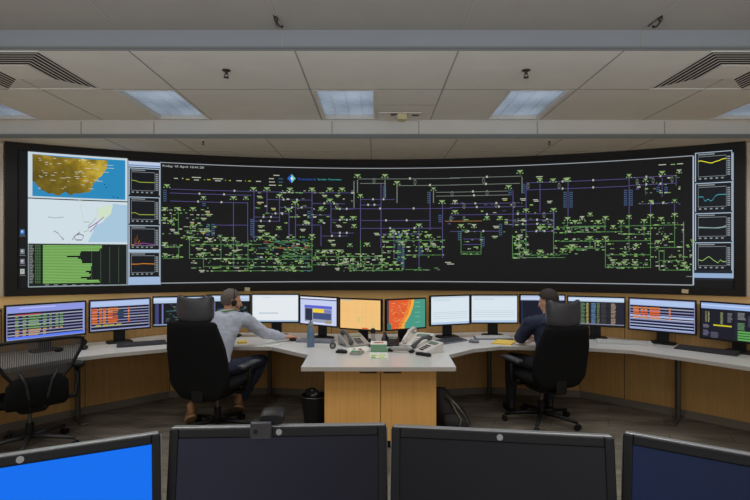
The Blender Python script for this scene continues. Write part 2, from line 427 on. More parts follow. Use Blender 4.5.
# weather map: brown land, yellow ranges, blue sea
mb = MB()
def land_mat():
    m = bpy.data.materials.new('map_land_relief'); m.use_nodes = True; nt = m.node_tree; b = nt.nodes['Principled BSDF']
    b.inputs['Base Color'].default_value = (0.01, .01, .01, 1); b.inputs['Specular IOR Level'].default_value = .08
    tc = nt.nodes.new('ShaderNodeTexCoord'); n = nt.nodes.new('ShaderNodeTexNoise'); n.inputs['Scale'].default_value = 4.5; n.inputs['Detail'].default_value = 6
    nt.links.new(tc.outputs['Object'], n.inputs['Vector'])
    sx = nt.nodes.new('ShaderNodeSeparateXYZ'); nt.links.new(tc.outputs['Object'], sx.inputs[0])
    # ranges run close to the coast: add a ramp along x
    mr = nt.nodes.new('ShaderNodeMapRange'); mr.inputs['From Min'].default_value = -3.95; mr.inputs['From Max'].default_value = -3.35; mr.inputs['To Min'].default_value = -0.14; mr.inputs['To Max'].default_value = 0.20
    nt.links.new(sx.outputs['X'], mr.inputs['Value'])
    ad = nt.nodes.new('ShaderNodeMath'); ad.operation = 'ADD'; nt.links.new(n.outputs['Fac'], ad.inputs[0]); nt.links.new(mr.outputs['Result'], ad.inputs[1])
    cr = nt.nodes.new('ShaderNodeValToRGB'); e = cr.color_ramp.elements
    e[0].position = .3; e[0].color = rgb((92, 78, 20)); e[1].position = .8; e[1].color = rgb((226, 206, 90))
    x = cr.color_ramp.elements.new(.5); x.color = rgb((128, 108, 30)); x = cr.color_ramp.elements.new(.62); x.color = rgb((176, 148, 44))
    nt.links.new(ad.outputs[0], cr.inputs['Fac']); nt.links.new(cr.outputs['Color'], b.inputs['Emission Color']); b.inputs['Emission Strength'].default_value = .95
    return m
srect(mb, 28, 151.5, 127.5, 198, E((205, 222, 232), .9), .004, (ZZ(28, 151.5), ZZ(28, 197.5)))
srect(mb, 32.5, 153.5, 125.3, 197, E((40, 138, 190), .95), .006, (ZZ(32.5, 154), ZZ(32.5, 196)))
coast = [(32.5, 154), (60, 157), (90, 159.5), (108, 160.5), (107.6, 163), (106.4, 165), (107, 168), (105, 171), (103.5, 173), (102, 176), (98.5, 178), (97, 180.5), (94, 183), (92.5, 186), (91.5, 189), (89.5, 192.5), (85, 192.3), (80, 193.8), (74, 193.5), (72, 195.5), (69, 194.5), (66, 191.8), (62, 193.5), (60, 195.5), (56, 195.2), (52, 193), (49, 194), (45, 191.5), (41, 190), (40, 187.5), (36.5, 185), (35, 182.5), (32.5, 181)]
Lm = land_mat()
cx, cy = 66, 175
for a, b in zip(coast, coast[1:] + coast[:1]):
    mb.poly([WX(cx, ZZ(cx, cy), .008), WX(b[0], ZZ(*b), .008), WX(a[0], ZZ(*a), .008)], Lm)
Wt = E((235, 232, 210), .8)
for i in range(46):
    x = rnd.uniform(35, 104); y = rnd.uniform(158, 193)
    if x > 90 and y > 175: continue
    w = rnd.uniform(1.5, 5.5); srect(mb, x, y, x + w, y + .45, Wt, .011)
for x, y in ((105, 165), (107, 168), (104, 172), (94, 180), (97, 181)): srect(mb, x, y, x + rnd.uniform(4, 9), y + .4, Wt, .011)
for x, y in ((104, 184), (106, 187), (113, 196.3), (117, 197)): srect(mb, x, y, x + 1.2, y + .9, E((12, 60, 60), .6), .011)
part('weather_map', mb, 'relief map with brown land and blue sea')
# pale network map
mb = MB()
z0, z1 = ZZ(28, 198.5), ZZ(28, 243.5)
srect(mb, 28, 0, 127.5, 0, E((214, 228, 236), .92), .004, (z0, z1))
sea = [(127.3, 205), (122, 205), (113, 203.5), (108, 214), (103, 222), (95, 226), (93, 232), (88, 242.2), (127.3, 242.2)]
cx, cy = 112, 230
for a, b in zip(sea, sea[1:] + sea[:1]): mb.poly([WX(cx, ZZ(cx, cy), .006), WX(b[0], ZZ(*b), .006), WX(a[0], ZZ(*a), .006)], E((172, 205, 228), .92))
grn = [(97, 209), (105, 206), (113, 205), (111, 214), (104, 220), (98, 217)]
for a, b in zip(grn, grn[1:] + grn[:1]): mb.poly([WX(104, ZZ(104, 212), .0065), WX(b[0], ZZ(*b), .0065), WX(a[0], ZZ(*a), .0065)], E((214, 232, 205), .92))
mg = E((150, 90, 160), .8); gy = E((130, 140, 150), .8)
PL(mb, [(97, 207), (96, 218), (92, 223), (88, 226)], gy, .008); PL(mb, [(104, 217), (98, 222), (94, 228), (90, 232)], mg, .012); PL(mb, [(98, 222), (92, 226), (88, 228)], mg, .012)
PL(mb, [(48, 217), (56, 218), (64, 217)], gy, .006); PL(mb, [(54, 231), (58, 233), (61, 237), (64, 239), (62, 240)], gy, .01)
PL(mb, [(72, 240), (76, 235), (80, 234), (84, 236), (82, 240), (76, 240), (74, 237), (80, 232)], E((110, 110, 130), .8), .012)
PL(mb, [(80, 204), (84, 222), (90, 222), (89, 230), (84, 232)], E((170, 205, 160), .8), .010)
PL(mb, [(78, 200), (84, 201)], E((150, 170, 140), .8), .012)
part('network_map', mb, 'pale map with thin grey and purple lines and a light blue sea')
# green bar chart
mb = MB()
srect(mb, 28, 0, 127.5, 0, E((150, 165, 172), .8), .004, (ZZ(28, 243.2), ZZ(28, 287.5)))
srect(mb, 29, 0, 126.6, 0, E((17, 25, 22), .9), .005, (ZZ(28, 243.8), ZZ(28, 286.3)))
G = E((132, 190, 100), .92); nb = 25
ends = [102, 102, 100, 99, 81, 80, 80, 67, 78, 81, 82, 82, 92, 92, 91, 91, 91, 86, 89, 91, 90, 81, 87, 99, 100]
for i, e_ in enumerate(ends):
    y0 = 245 + i * 38.8 / nb
    srect(mb, 43, y0, e_, y0 + 1.22, G, .008)
    srect(mb, 29.5, y0 + .2, 29.5 + rnd.uniform(3, 4.5), y0 + .9, E((165, 170, 165), .7), .008)
    for x in (35.2, 37.2, 39.2): srect(mb, x, y0 + .2, x + 1.4, y0 + .9, E((90, 150, 80), .8), .008)
for x in (91.5, 100.5, 109.5, 118.5): srect(mb, x, 247, x + .5, 283, E((78, 96, 78), .8), .0065)
for x in range(45, 125, 9): srect(mb, x, 284.5, x + 4, 285.4, E((150, 165, 160), .7), .008)
part('bar_chart', mb, 'black bar chart with light green horizontal bars')
# columns of small line charts
def chart(x0, y0, x1, y1, line, lc, pk=None, frame=C_edge, name='line_chart', label=None):
    mb = MB(); za, zb = ZZ(x0, y0), ZZ(x0, y1)
    srect(mb, x0, 0, x1, 0, E((18, 22, 27), .9), .006, (za, zb))
    g = E((150, 160, 165), .75)
    w = x1 - x0; h = za - zb
    srect(mb, x0, 0, x1, 0, frame, .0065, (za, za - .010)); srect(mb, x0, 0, x0 + .9, 0, frame, .0065, (za, zb)); srect(mb, x1 - .7, 0, x1, 0, frame, .0065, (za, zb))
    ia, ib = za - h * .16, zb + h * .17; xa, xb = x0 + w * .08, x0 + w * .84
    srect(mb, xa, 0, xb, 0, g, .007, (ia + .006, ia)); srect(mb, xa, 0, xb, 0, g, .007, (ib, ib - .005))
    srect(mb, xa, 0, xa + .35, 0, g, .007, (ia, ib)); srect(mb, xb, 0, xb + .35, 0, g, .007, (ia, ib))
    srect(mb, xa, 0, xa + w * .45, 0, g, .007, (za - h * .06, za - h * .10))
    for k in range(9):
        zz = ia + (ib - ia) * (k + .3) / 9; srect(mb, xb + w * .03, 0, x1 - w * .05, 0, g, .007, (zz, zz - h * .045))
    for k in range(5): 
        xx = xa + (xb - xa) * (k + .1) / 5; srect(mb, xx, 0, xx + w * .07, 0, g, .007, (ib - h * .05, ib - h * .10))
    for ln, c in zip(line, lc):
        PL(mb, [(xa + (xb - xa) * u, 256 - (zb + h * (.17 + .67 * v) - EYE) * 500 / hitY(xa + (xb - xa) * u)) for u, v in ln], c, .0095, .009)
    o = part(name, mb, label)
YG = E((150, 170, 60), .9); YL = E((225, 220, 40), 1.0); CY = E((70, 160, 175), .9); OR = E((215, 130, 30), .95); PU = E((150, 70, 160), .9); GR = E((140, 165, 160), .85)
mb = MB(); srect(mb, 127.8, 0, 160.8, 0, E((150, 165, 180), .8), .0035, (ZZ(128, 160), ZZ(128, 285.5))); srect(mb, 128.7, 0, 159.9, 0, E((20, 24, 30), .8), .004, (ZZ(128, 160), ZZ(128, 285.5)))
srect(mb, 128.5, 0, 160, 0, E((196, 210, 235), .9), .0055, (ZZ(128.5, 161), ZZ(128.5, 166.5))); srect(mb, 128.5, 0, 160, 0, E((120, 150, 200), .9), .006, (ZZ(128.5, 164.3), ZZ(128.5, 165.6)))
srect(mb, 128.5, 0, 160, 0, E((165, 190, 225), .9), .0055, (ZZ(128.5, 277), ZZ(128.5, 285)))
srect(mb, 128.5, 0, 160, 0, E((176, 200, 225), .9), .0055, (ZZ(128.5, 249.4), ZZ(128.5, 251.8))); part('chart_strip', mb, 'narrow pale strip behind the left charts')
wav = lambda b, a, n, s: [(i / n, b + a * math.sin(i * 1.7 + s) + rnd.uniform(-a, a) * .4) for i in range(n + 1)]
chart(128.8, 167.5, 159.8, 194.5, [[(0, .55), (.2, .52), (.35, .45), (1, .46)]], [YG], label='left line chart with a flat green line, topmost')
chart(128.8, 196.5, 159.8, 223.5, [[(0, .32), (.15, .36), (.35, .25), (1, .26)]], [YG], label='left line chart with a low flat green line')
chart(128.8, 225, 159.8, 249.5, [[(0, .02), (.12, .05), (.16, .45), (.2, .05), (.25, .62), (.3, .12), (.36, .3), (.4, .02)], [(.1, .03), (.22, .15), (.3, .05), (.5, .14), (.8, .08), (1, .05)]], [OR, PU], label='left line chart with orange and purple spikes')
chart(128.8, 252, 159.8, 276.5, [[(0, .5), (.3, .5), (.5, .53), (1, .5)]], [OR], label='left line chart with a flat orange line')
mb = MB(); srect(mb, 694, 0, 733, 0, E((30, 36, 46), .9), .004, (ztl, ZZ(694, 280))); srect(mb, 694, 0, 733, 0, E((150, 178, 215), .9), .0055, (ZZ(694, 273), ZZ(694, 277.6)))
srect(mb, 732.3, 0, 733.4, 0, C_edge, .006, (ztl, ZZ(694, 277.6)))
part('chart_strip', mb, 'narrow dark strip behind the right charts')
chart(695, 153, 732, 182, [wav(.78, .03, 12, 0)[:4] + [(.4, .68), (.5, .66), (.6, .72), (.75, .76), (.85, .82), (1, .85)]], [YL], label='right line chart with a bright yellow line, topmost')
chart(695, 183.5, 732, 212, [[(0, .52), (.18, .52), (.22, .35), (.27, .28), (.32, .38), (.4, .35), (.45, .28), (.52, .34), (.6, .52), (.7, .6), (1, .6)]], [CY], label='right line chart with a stepped cyan line')
chart(695, 213.5, 732, 241, [[(0, .5), (.3, .46), (.6, .44), (.85, .47), (1, .55)], [(0, .46), (.4, .44), (.7, .42), (1, .48)]], [GR, GR], label='right line chart with two flat grey lines')
chart(695, 242.5, 732, 270, [[(0, .3), (.15, .25), (.38, .48), (.55, .28), (.7, .14), (.8, .3), (.88, .2), (1, .22)]], [E((150, 190, 110), .9)], label='right line chart with a zigzag green line')
# desktop icons
for y, c, c2, lb in ((232, (60, 120, 190), (190, 215, 235), 'round blue icon'), (251.5, (120, 128, 140), (190, 195, 205), 'small grey icon'), (261.5, (130, 132, 140), (200, 205, 215), 'small grey icon'), (271.5, (190, 195, 190), (140, 170, 160), 'small pale icon')):
    mb = MB(); srect(mb, 20.2, y - 2.6, 24.6, y + 2.6, E(c, .8), .005); srect(mb, 21.3, y - 1.4, 23.2, y + .6, E(c2, .9), .007); srect(mb, 19.4, y + 3.6, 25.6, y + 4.3, E((130, 135, 145), .6), .005)
    part('desktop_icon', mb, lb)
# lettering on the wall
def wall_text(s, x, y, h, m, xend=None):
    cu = bpy.data.curves.new('t', 'FONT'); cu.body = s; cu.size = 1; cu.resolution_u = 2
    to = bpy.data.objects.new('t', cu); COL.objects.link(to)
    dg = bpy.context.evaluated_depsgraph_get(); me = bpy.data.meshes.new_from_object(to.evaluated_get(dg))
    bpy.data.objects.remove(to)
    w = max(v.co.x for v in me.vertices); sx = (xend - x) / w
    sy = h
    out = MB(); z = ZZ(x, y)
    vs = [WX(x + v.co.x * sx, z + v.co.y * sy, .009) for v in me.vertices]
    out.add(vs, [tuple(p.vertices) for p in me.polygons], m)
    bpy.data.meshes.remove(me)
    return out
tx = wall_text('Friday 10 April 10:41:30', 162.5, 166.8, .040, E((200, 205, 205), .9), 204); part('date_text', tx)
mb = wall_text('TransGrid', 297.5, 180.2, .040, E((50, 96, 190), .95), 315.5)
mb2 = wall_text('System Overview', 317.5, 180.2, .034, E((70, 180, 175), .95), 341.5)
mb.add(mb2.v, mb2.f, mb2.mats[0]); part('title_text', mb, 'blue and teal title lettering')
mb = MB()
zc = ZZ(292, 178.6)
mb.poly([WX(287.3, zc, .01), WX(291.6, zc - .062, .01), WX(291.6, zc + .062, .01)], E((40, 100, 200), 1)); mb.poly([WX(291.6, zc - .062, .01), WX(295.6, zc, .01), WX(291.6, zc + .062, .01)], E((110, 200, 190), 1))
mb.poly([WX(290.6, zc, .012), WX(291.8, zc - .03, .012), WX(293, zc, .012), WX(291.8, zc + .03, .012)], E((225, 240, 240), 1))
part('diamond_logo', mb, 'blue and teal diamond emblem')

# the network diagram
mb = MB()
P = E((94, 86, 146), .75); Gy = E((128, 136, 128), .8); G1 = E((92, 146, 84), .75); G2 = E((138, 182, 100), .85); Wh = E((190, 196, 175), .85); Cb = E((64, 112, 134), .75); Ye = E((190, 180, 60), .85); Og = E((150, 100, 50), .9); Rd = E((200, 70, 60), .9)
for x0, y, x1 in [(170, 189, 352), (170, 193, 252), (170, 201, 248), (267, 199.5, 312), (280, 207.5, 312), (267, 213.5, 289), (254, 217, 279), (250, 221, 279), (230, 225, 248), (213, 225, 233), (312, 203.5, 345),
                  (312, 215, 331), (331, 209, 354), (331, 220, 354), (322, 236, 348), (331, 233, 354), (360, 199.5, 395), (360, 205, 381), (340, 208.7, 452), (361, 220.6, 430), (361, 228.4, 442), (450, 204, 520), (450, 207.6, 524),
                  (450, 215, 553), (505, 224.5, 553), (450, 231.5, 500), (526, 231.5, 553), (463, 239, 481), (463, 244.5, 481), (505, 220.5, 553), (526, 183, 628), (526, 190, 628), (629, 178, 676), (629, 185.5, 676), (640, 204, 674), (382, 234, 419), (312, 225, 321), (296, 225, 312)]:
    HL(mb, x0, y, x1, P)
    for q in range(2): 
        if x1 - x0 > 20: xx = x0 + (x1 - x0) * (.35 + .3 * q); srect(mb, xx, 0, xx + 1.6, 0, Wh, .01, (ZZ(x0, y) + .016, ZZ(x0, y) - .010))
for x0, y, x1 in [(358, 179, 460), (360, 183.5, 386), (398, 185.7, 460), (450, 178, 522), (450, 185, 520), (436, 192.4, 508), (436, 196.2, 510)]:
    HL(mb, x0, y, x1, Gy); 
    if x1 - x0 > 30: xx = (x0 + x1) / 2; srect(mb, xx, 0, xx + 1.8, 0, Wh, .01, (ZZ(x0, y) + .018, ZZ(x0, y) - .010))
HL(mb, 445, 221.3, 482, Og, .01)
for x0, y, x1 in [(163, 247, 179), (163, 258.5, 179), (190, 244.3, 250), (189.5, 258.4, 250), (204, 266.5, 250), (214, 271, 312), (230, 259.3, 312), (280, 256, 312), (230, 244.3, 262), (313, 256.5, 382), (313, 264.8, 380), (353, 270.5, 403),
                  (405, 269.5, 419), (405, 255, 442), (382, 240.5, 442), (461, 252, 481), (461, 254.3, 481), (512.5, 257.5, 565), (526, 255, 560), (560, 227.3, 606), (560, 232.5, 623), (620, 226, 680), (560, 241.4, 650), (560, 248.5, 600), (650, 247.6, 683),
                  (605, 254.8, 650), (605, 267, 650), (659, 270, 691), (560, 254, 568), (573, 226.5, 606), (621, 234.5, 645), (659, 260.5, 684), (250, 266.5, 312), (262, 248, 312), (185, 231, 212), (512, 243, 526)]:
    HL(mb, x0, y, x1, G1)
for x, a, b in [(233.5, 202, 267), (247.7, 202, 240), (254, 191, 240), (267, 192, 213), (279.5, 192, 222), (289, 212, 240), (295.5, 205, 238), (312, 191, 284 - 45), (321, 226, 246), (331, 203, 233), (360.5, 197, 240), (381, 183, 248), (430, 192, 230), (442.5, 203, 258),
                (394, 233, 259), (419, 229, 268), (513, 190, 227), (526, 184, 232), (540, 184, 212), (568, 180, 218), (554, 212, 234), (629, 176, 218), (645.5, 181, 195), (662, 178, 197), (650.5, 204, 218), (674.5, 204, 218), (676, 176, 186)]: VL(mb, x, a, b, P, .7)
for x, a, b in [(354, 181, 208), (357.5, 180, 193), (385, 180, 198), (397, 184, 203), (522, 177, 193), (433.5, 190, 203), (683.5, 222, 261), (595, 240, 248)]: VL(mb, x, a, b, Gy, .9)
for x, a, b in [(178.7, 247, 258), (189.5, 238, 258.5), (203.5, 258, 268), (178.5, 212, 232), (171.5, 213, 222), (248, 240, 271), (312, 236, 271), (338.5, 257, 271), (360.5, 240, 266), (403, 238, 270), (382, 248, 271), (461, 231, 254), (481, 231, 254), (512.5, 235, 258), (526, 228, 256),
                (553.5, 212, 257), (605.3, 239, 268), (567.5, 218, 231), (590, 240, 248), (629, 215, 252), (650.5, 215, 268), (674.5, 215, 247), (659, 250, 270), (621, 223, 234), (644, 222, 236), (605, 218, 231), (221, 240, 262), (233.5, 240, 268), (353, 257, 271), (519, 236, 257), (664, 250, 262)]: VL(mb, x, a, b, G1, .6)
def sym(x, y, s=1.0, side=True):
    c = rnd.choice([G2, G2, G1, Wh]) if s < 1 else G2
    srect(mb, x - 2.9 * s, y - 1.7, x + 2.9 * s, y - .9, c, .010); srect(mb, x - 1.6 * s, y - .6, x + 1.6 * s, y + .2, Wh, .010); VL(mb, x, y, y + 2.2, c, .7, .009)
    if side:
        srect(mb, x - 3.6 * s, y + .9, x - 2.2 * s, y + 1.8, G2, .010); srect(mb, x + 2.0 * s, y + .9, x + 3.4 * s, y + 1.8, G2, .010)
for x, y in [(167, 186), (203.5, 198), (165, 209), (178, 209), (193, 209), (165, 219), (171, 222), (193, 227), (233.5, 198), (246, 198), (253.5, 189), (267, 189), (279.5, 196), (290, 189.5), (295, 203), (288.5, 210), (312, 189.5), (330, 189.5), (342, 189.5), (330, 200.5), (321, 209), (306, 223), (321, 221), (279, 228),
             (342, 218), (353, 218), (360.5, 196), (357.5, 176), (385, 176), (397, 183), (433.5, 189), (442, 202), (455, 202), (455, 212), (419, 225.5), (354, 226), (393, 232), (405, 232), (429, 236), (402, 243), (425, 245), (433, 245), (189, 238), (210, 240), (220, 236.5), (226, 239), (233.5, 239), (200, 255), (165, 244), (165, 255), (203.5, 254), (226, 260),
             (267, 234.5), (260, 238), (273, 238), (278, 262), (283, 268), (293, 269), (301, 262), (318, 251.5), (325, 251.5), (331, 251.5), (339, 251.5), (312, 236), (350, 245), (367, 244.5), (346, 260), (353, 260), (395, 263), (382, 261), (520, 172), (508.5, 187), (540, 180.5), (553, 180.5), (566, 180), (526, 210.5), (553.5, 210), (487, 218), (500, 218), (461, 226), (474, 226), (540, 229),
             (519, 237), (519, 247), (540, 251.5), (526, 253), (567.5, 219), (567.5, 179.5), (582, 218), (590, 214.5), (598, 222), (605.5, 218), (575, 222), (629, 176), (645.5, 180), (662, 173), (679, 171.5), (651, 202), (674.5, 201), (629, 217), (650.5, 216), (674.5, 215), (621, 222), (644, 221), (661, 219), (590, 238), (605.5, 238), (598, 242), (613, 227), (666, 237.5), (658, 242), (636, 246), (625, 253), (635, 263), (624, 263), (613, 263), (684, 264), (697 - 10, 268), (572, 246), (563, 250)]:
    sym(x, y, rnd.choice([1, 1, .8]))
def dash(x0, x1, y, c, h=.8): srect(mb, x0, y, x1, y + h, c, .010)
for a, b, y, c in [(174, 178, 178, Wh), (182, 183.4, 178, Wh), (186, 189.5, 179, Ye), (192, 201, 177, Wh), (194, 199, 179.6, Wh), (204, 205, 179.5, G2), (207, 210.5, 179.3, Ye), (213, 223, 178.3, Wh), (215, 221, 180.4, Wh), (225, 226, 180, G2), (229, 231, 180.2, Ye), (236.5, 242, 180.4, Wh), (245, 246, 180.6, G2), (248, 251, 180.7, Ye), (256, 261, 181, Wh),
                   (273.5, 279.5, 175, Wh), (269, 274, 178.3, Wh), (269, 275, 181.6, Wh), (269, 276, 184.8, Wh), (278.5, 283, 178.5, Cb), (278.5, 283, 181.8, Cb), (278.5, 282, 185, G2), (658.5, 666, 164.7, Wh), (670.5, 675, 164.3, G2), (677, 683, 163.7, Wh), (445, 451, 262, Wh), (447, 454, 263.6, Wh), (686, 692, 276, Gy)]: dash(a, b, y, c)
# label pairs along the lines
for x, y in [(257, 196), (257, 202), (258, 225.5), (258, 230), (271, 208), (322, 195), (335, 195), (300, 229), (336, 225), (328, 240), (374, 233), (331, 244), (536, 176.5), (502, 198.5), (520, 198.5), (533, 199.5), (547, 201), (493, 226), (492, 236), (232, 250), (196, 248), (212, 248), (335, 268), (338, 263), (199, 270), (170, 229), (174, 232), (190, 222), (201, 218), (205, 211), (206, 214), (200, 231)]:
    dash(x, x + rnd.uniform(4, 7), y, Wh); dash(x + 1, x + rnd.uniform(4, 6), y + 1.4, rnd.choice([Wh, G2, Ye]))
# blue-green boxes of bays
for x, y0, y1 in [(165, 190, 201), (208, 224, 236), (213, 224, 236), (252, 219, 235), (309, 211, 219), (384.5, 186, 198), (429, 192, 203), (440, 215, 222), (403, 247, 268), (399, 233, 262), (500.5, 224, 235), (459.5, 231, 240), (483, 237, 246), (565, 192, 208), (571, 192, 208), (625.5, 190, 206), (631, 190, 206), (658, 187, 192), (666, 187, 192), (421, 246, 256), (523, 184, 194), (204, 203, 206), (510, 190, 195)]:
    y = y0
    while y < y1: srect(mb, x - 1.3, y, x + 1.3, y + .8, Cb, .0095); y += 2.1
    VL(mb, x - 1.3, y0, y1, P, .35); VL(mb, x + 1.3, y0, y1, P, .35)
# transformer rings (ovals)
for x, y in [(415, 182.3), (483.5, 181), (559, 186), (487, 193), (452, 194), (544, 215), (464, 219), (451, 219), (637, 182), (653, 180.5), (672, 179.5), (337, 206), (464, 206), (496, 205), (514, 205), (374, 181), (528, 186)]:
    n = 10
    zc = ZZ(x, y)
    pts = [WX(x + 1.3 * math.cos(2 * math.pi * k / n), zc + .04 * math.sin(2 * math.pi * k / n), .010) for k in range(n)]
    ptn = [WX(x + .85 * math.cos(2 * math.pi * k / n), zc + .029 * math.sin(2 * math.pi * k / n), .010) for k in range(n)]
    for k in range(n): mb.quad(pts[k], pts[(k + 1) % n], ptn[(k + 1) % n], ptn[k], Gy)
# dense clusters of small symbols
def scatter(n, x0, x1, ys, cols):
    for i in range(int(n * 1.35)):
        x = rnd.uniform(x0, x1); y = rnd.choice(ys) + rnd.choice([-1.4, .4, .4]); w = rnd.uniform(.8, 3.6)
        dash(x, x + w, y, rnd.choice(cols), rnd.choice([.6, .9, 1.2]))
gs = [G2, G1, G2, Wh, Gy]
scatter(36, 162, 208, [209, 214, 219, 224, 230, 233], gs); scatter(26, 180, 215, [226, 230, 234, 237], gs)
scatter(26, 162, 180, [246, 256], gs); scatter(110, 190, 250, [241, 245, 249, 254, 258, 262, 267, 270], gs); scatter(150, 250, 312, [236, 240, 245, 249, 253, 258, 262, 266, 270], gs + [G1, Cb])
scatter(14, 262, 306, [241, 247], [Rd, Ye, Cb]); scatter(34, 312, 342, [251, 256, 259, 264], gs); scatter(70, 342, 382, [255, 259, 263, 267, 270], gs); scatter(70, 380, 404, [236, 241, 246, 252, 258, 264, 268], gs); scatter(56, 404, 443, [238, 241, 246, 250, 256, 269], gs)
scatter(20, 461, 481, [231, 241, 248, 253], gs); scatter(46, 512, 527, [236, 240, 244, 249, 253, 257], gs); scatter(20, 528, 553, [226, 230, 253, 256], gs); scatter(16, 505, 553, [220, 224], gs); scatter(30, 553, 575, [228, 232, 240, 247, 253], gs)
scatter(60, 562, 606, [222, 227, 231, 240, 246, 249], gs); scatter(46, 606, 650, [228, 233, 238, 243, 248, 255], gs); scatter(34, 606, 650, [259, 264, 267], gs); scatter(60, 650, 692, [241, 246, 250, 256, 261, 265, 269], gs); scatter(26, 632, 684, [224, 229, 233], gs)
scatter(26, 382, 425, [231, 235], gs); scatter(40, 280, 354, [192, 200, 208, 216, 222], gs); scatter(30, 445, 555, [204, 212, 219, 223, 231], gs + [P, Cb]); scatter(24, 632, 680, [177, 184, 188, 192, 203], gs + [P]); scatter(16, 250, 312, [192, 207, 214], gs)
for (x0, x1, y0, y1) in [(262, 300, 236, 262), (282, 312, 240, 262)]:
    for i in range(9):
        a = rnd.uniform(x0, x1 - 12); y = rnd.uniform(y0, y1 - 4); PL(mb, [(a, y), (a + 6, y + rnd.uniform(0, 2)), (a + 14, y + rnd.uniform(2, 5))], G1, .009)
part('network_diagram', mb, 'dense green and purple line diagram of a power network on black')
for x, lb in ((247.5, 'small cream paper note stuck on the video wall bottom edge at left'), (684.5, 'small cream paper note stuck on the video wall bottom edge at right')):
    mb = MB(); y = 289 if x < 300 else 291; Y = hitY(x); z = EYE - (y - 256) / 500 * Y; r = RV - .05
    a = math.atan2((x - 375) / 500 * Y, Y + 2)
    M = Matrix.Rotation(-a, 3, 'Z') @ Matrix.Rotation(R(4), 3, 'Y')
    mb.box((r * math.sin(a), -2 + r * math.cos(a), z), (.07, .006, .048), mat('note_paper', (205, 195, 160), .8), M)
    tag(obj('paper_note', mb), lb, 'paper note', 'notes on the video wall frame')
# ================================================================== DESKS
TZ = 0.73
def dk(x, y, z=TZ):
    Y = (EYE - z) * 500 / (y - 256); return ((x - 375) / 500 * Y, Y)
front = [(-3.6, 2.95), (-3.0, 3.83), (-2.616, 4.39), (-2.43, 4.55), (-1.985, 4.82), (-1.395, 4.91), (-1.01, 4.90), (-.60, 4.50), (-.593, 4.01), (.65, 4.01), (.665, 4.50), (.93, 4.78), (1.245, 4.93), (2.08, 4.85), (2.42, 4.72), (2.71, 4.41), (3.02, 4.00), (3.6, 2.95)]
back = [(p[0] * .995, p[1] - .02) for p in WP[1:-1]]
desk = thing('control_desk', 'long curved control room desk with pale grey laminate top', 'desk', (0, 4.9, 0))
def D(mb, l=(0, 4.9, 0)): return shift(mb, l)
mb = MB(); mb.prism(front + back[::-1], TZ - .032, TZ, M_top); obj('worktop', D(mb), desk)
mb = MB()
for a, b in zip(front[:-1], front[1:]):
    mb.add([(a[0], a[1] - .003, TZ - .034), (b[0], b[1] - .003, TZ - .034), (b[0], b[1] - .003, TZ - .004), (a[0], a[1] - .003, TZ - .004)], [(0, 1, 2, 3)], mat('desk_edge_grey', (176, 172, 166), .5))
obj('edge_band', D(mb), desk)
for x, y in ((-2.96, 4.98), (-1.22, 5.80), (1.33, 5.82), (3.02, 4.98)):
    mb = MB(); mb.tube([(x, y, .02), (x, y, TZ - .032)], .024, M_steel, n=12)
    d = Vector((0 - x * .3, -1, 0)).normalized(); a = math.atan2(d.y, d.x)
    mb.box((x + d.x * .12, y + d.y * .12, .012), (.34, .06, .022), M_steel, Matrix.Rotation(a, 3, 'Z'))
    obj('leg', D(mb), desk, bevel=.004)
# cabinet under the tongue
cab = thing('storage_cabinet', 'two-door beech cabinet under the middle of the desk', 'cabinet', (.045, 4.75, 0))
mb = MB(); mb.box((0, .02, .383), (.94, 1.14, .618), M_woodc); mb.box((0, .03, .037), (.90, 1.10, .074), M_black); obj('carcass', mb, cab, bevel=.003)
for s in (-1, 1):
    mb = MB(); mb.box((s * .234, -.565, .383), (.462, .022, .614), M_woodc); d = obj('door', mb, cab, bevel=.002)
    mb = MB(); mb.box((s * .10, -.583, .648), (.15, .014, .008), M_black); obj('handle', mb, d, bevel=.003)

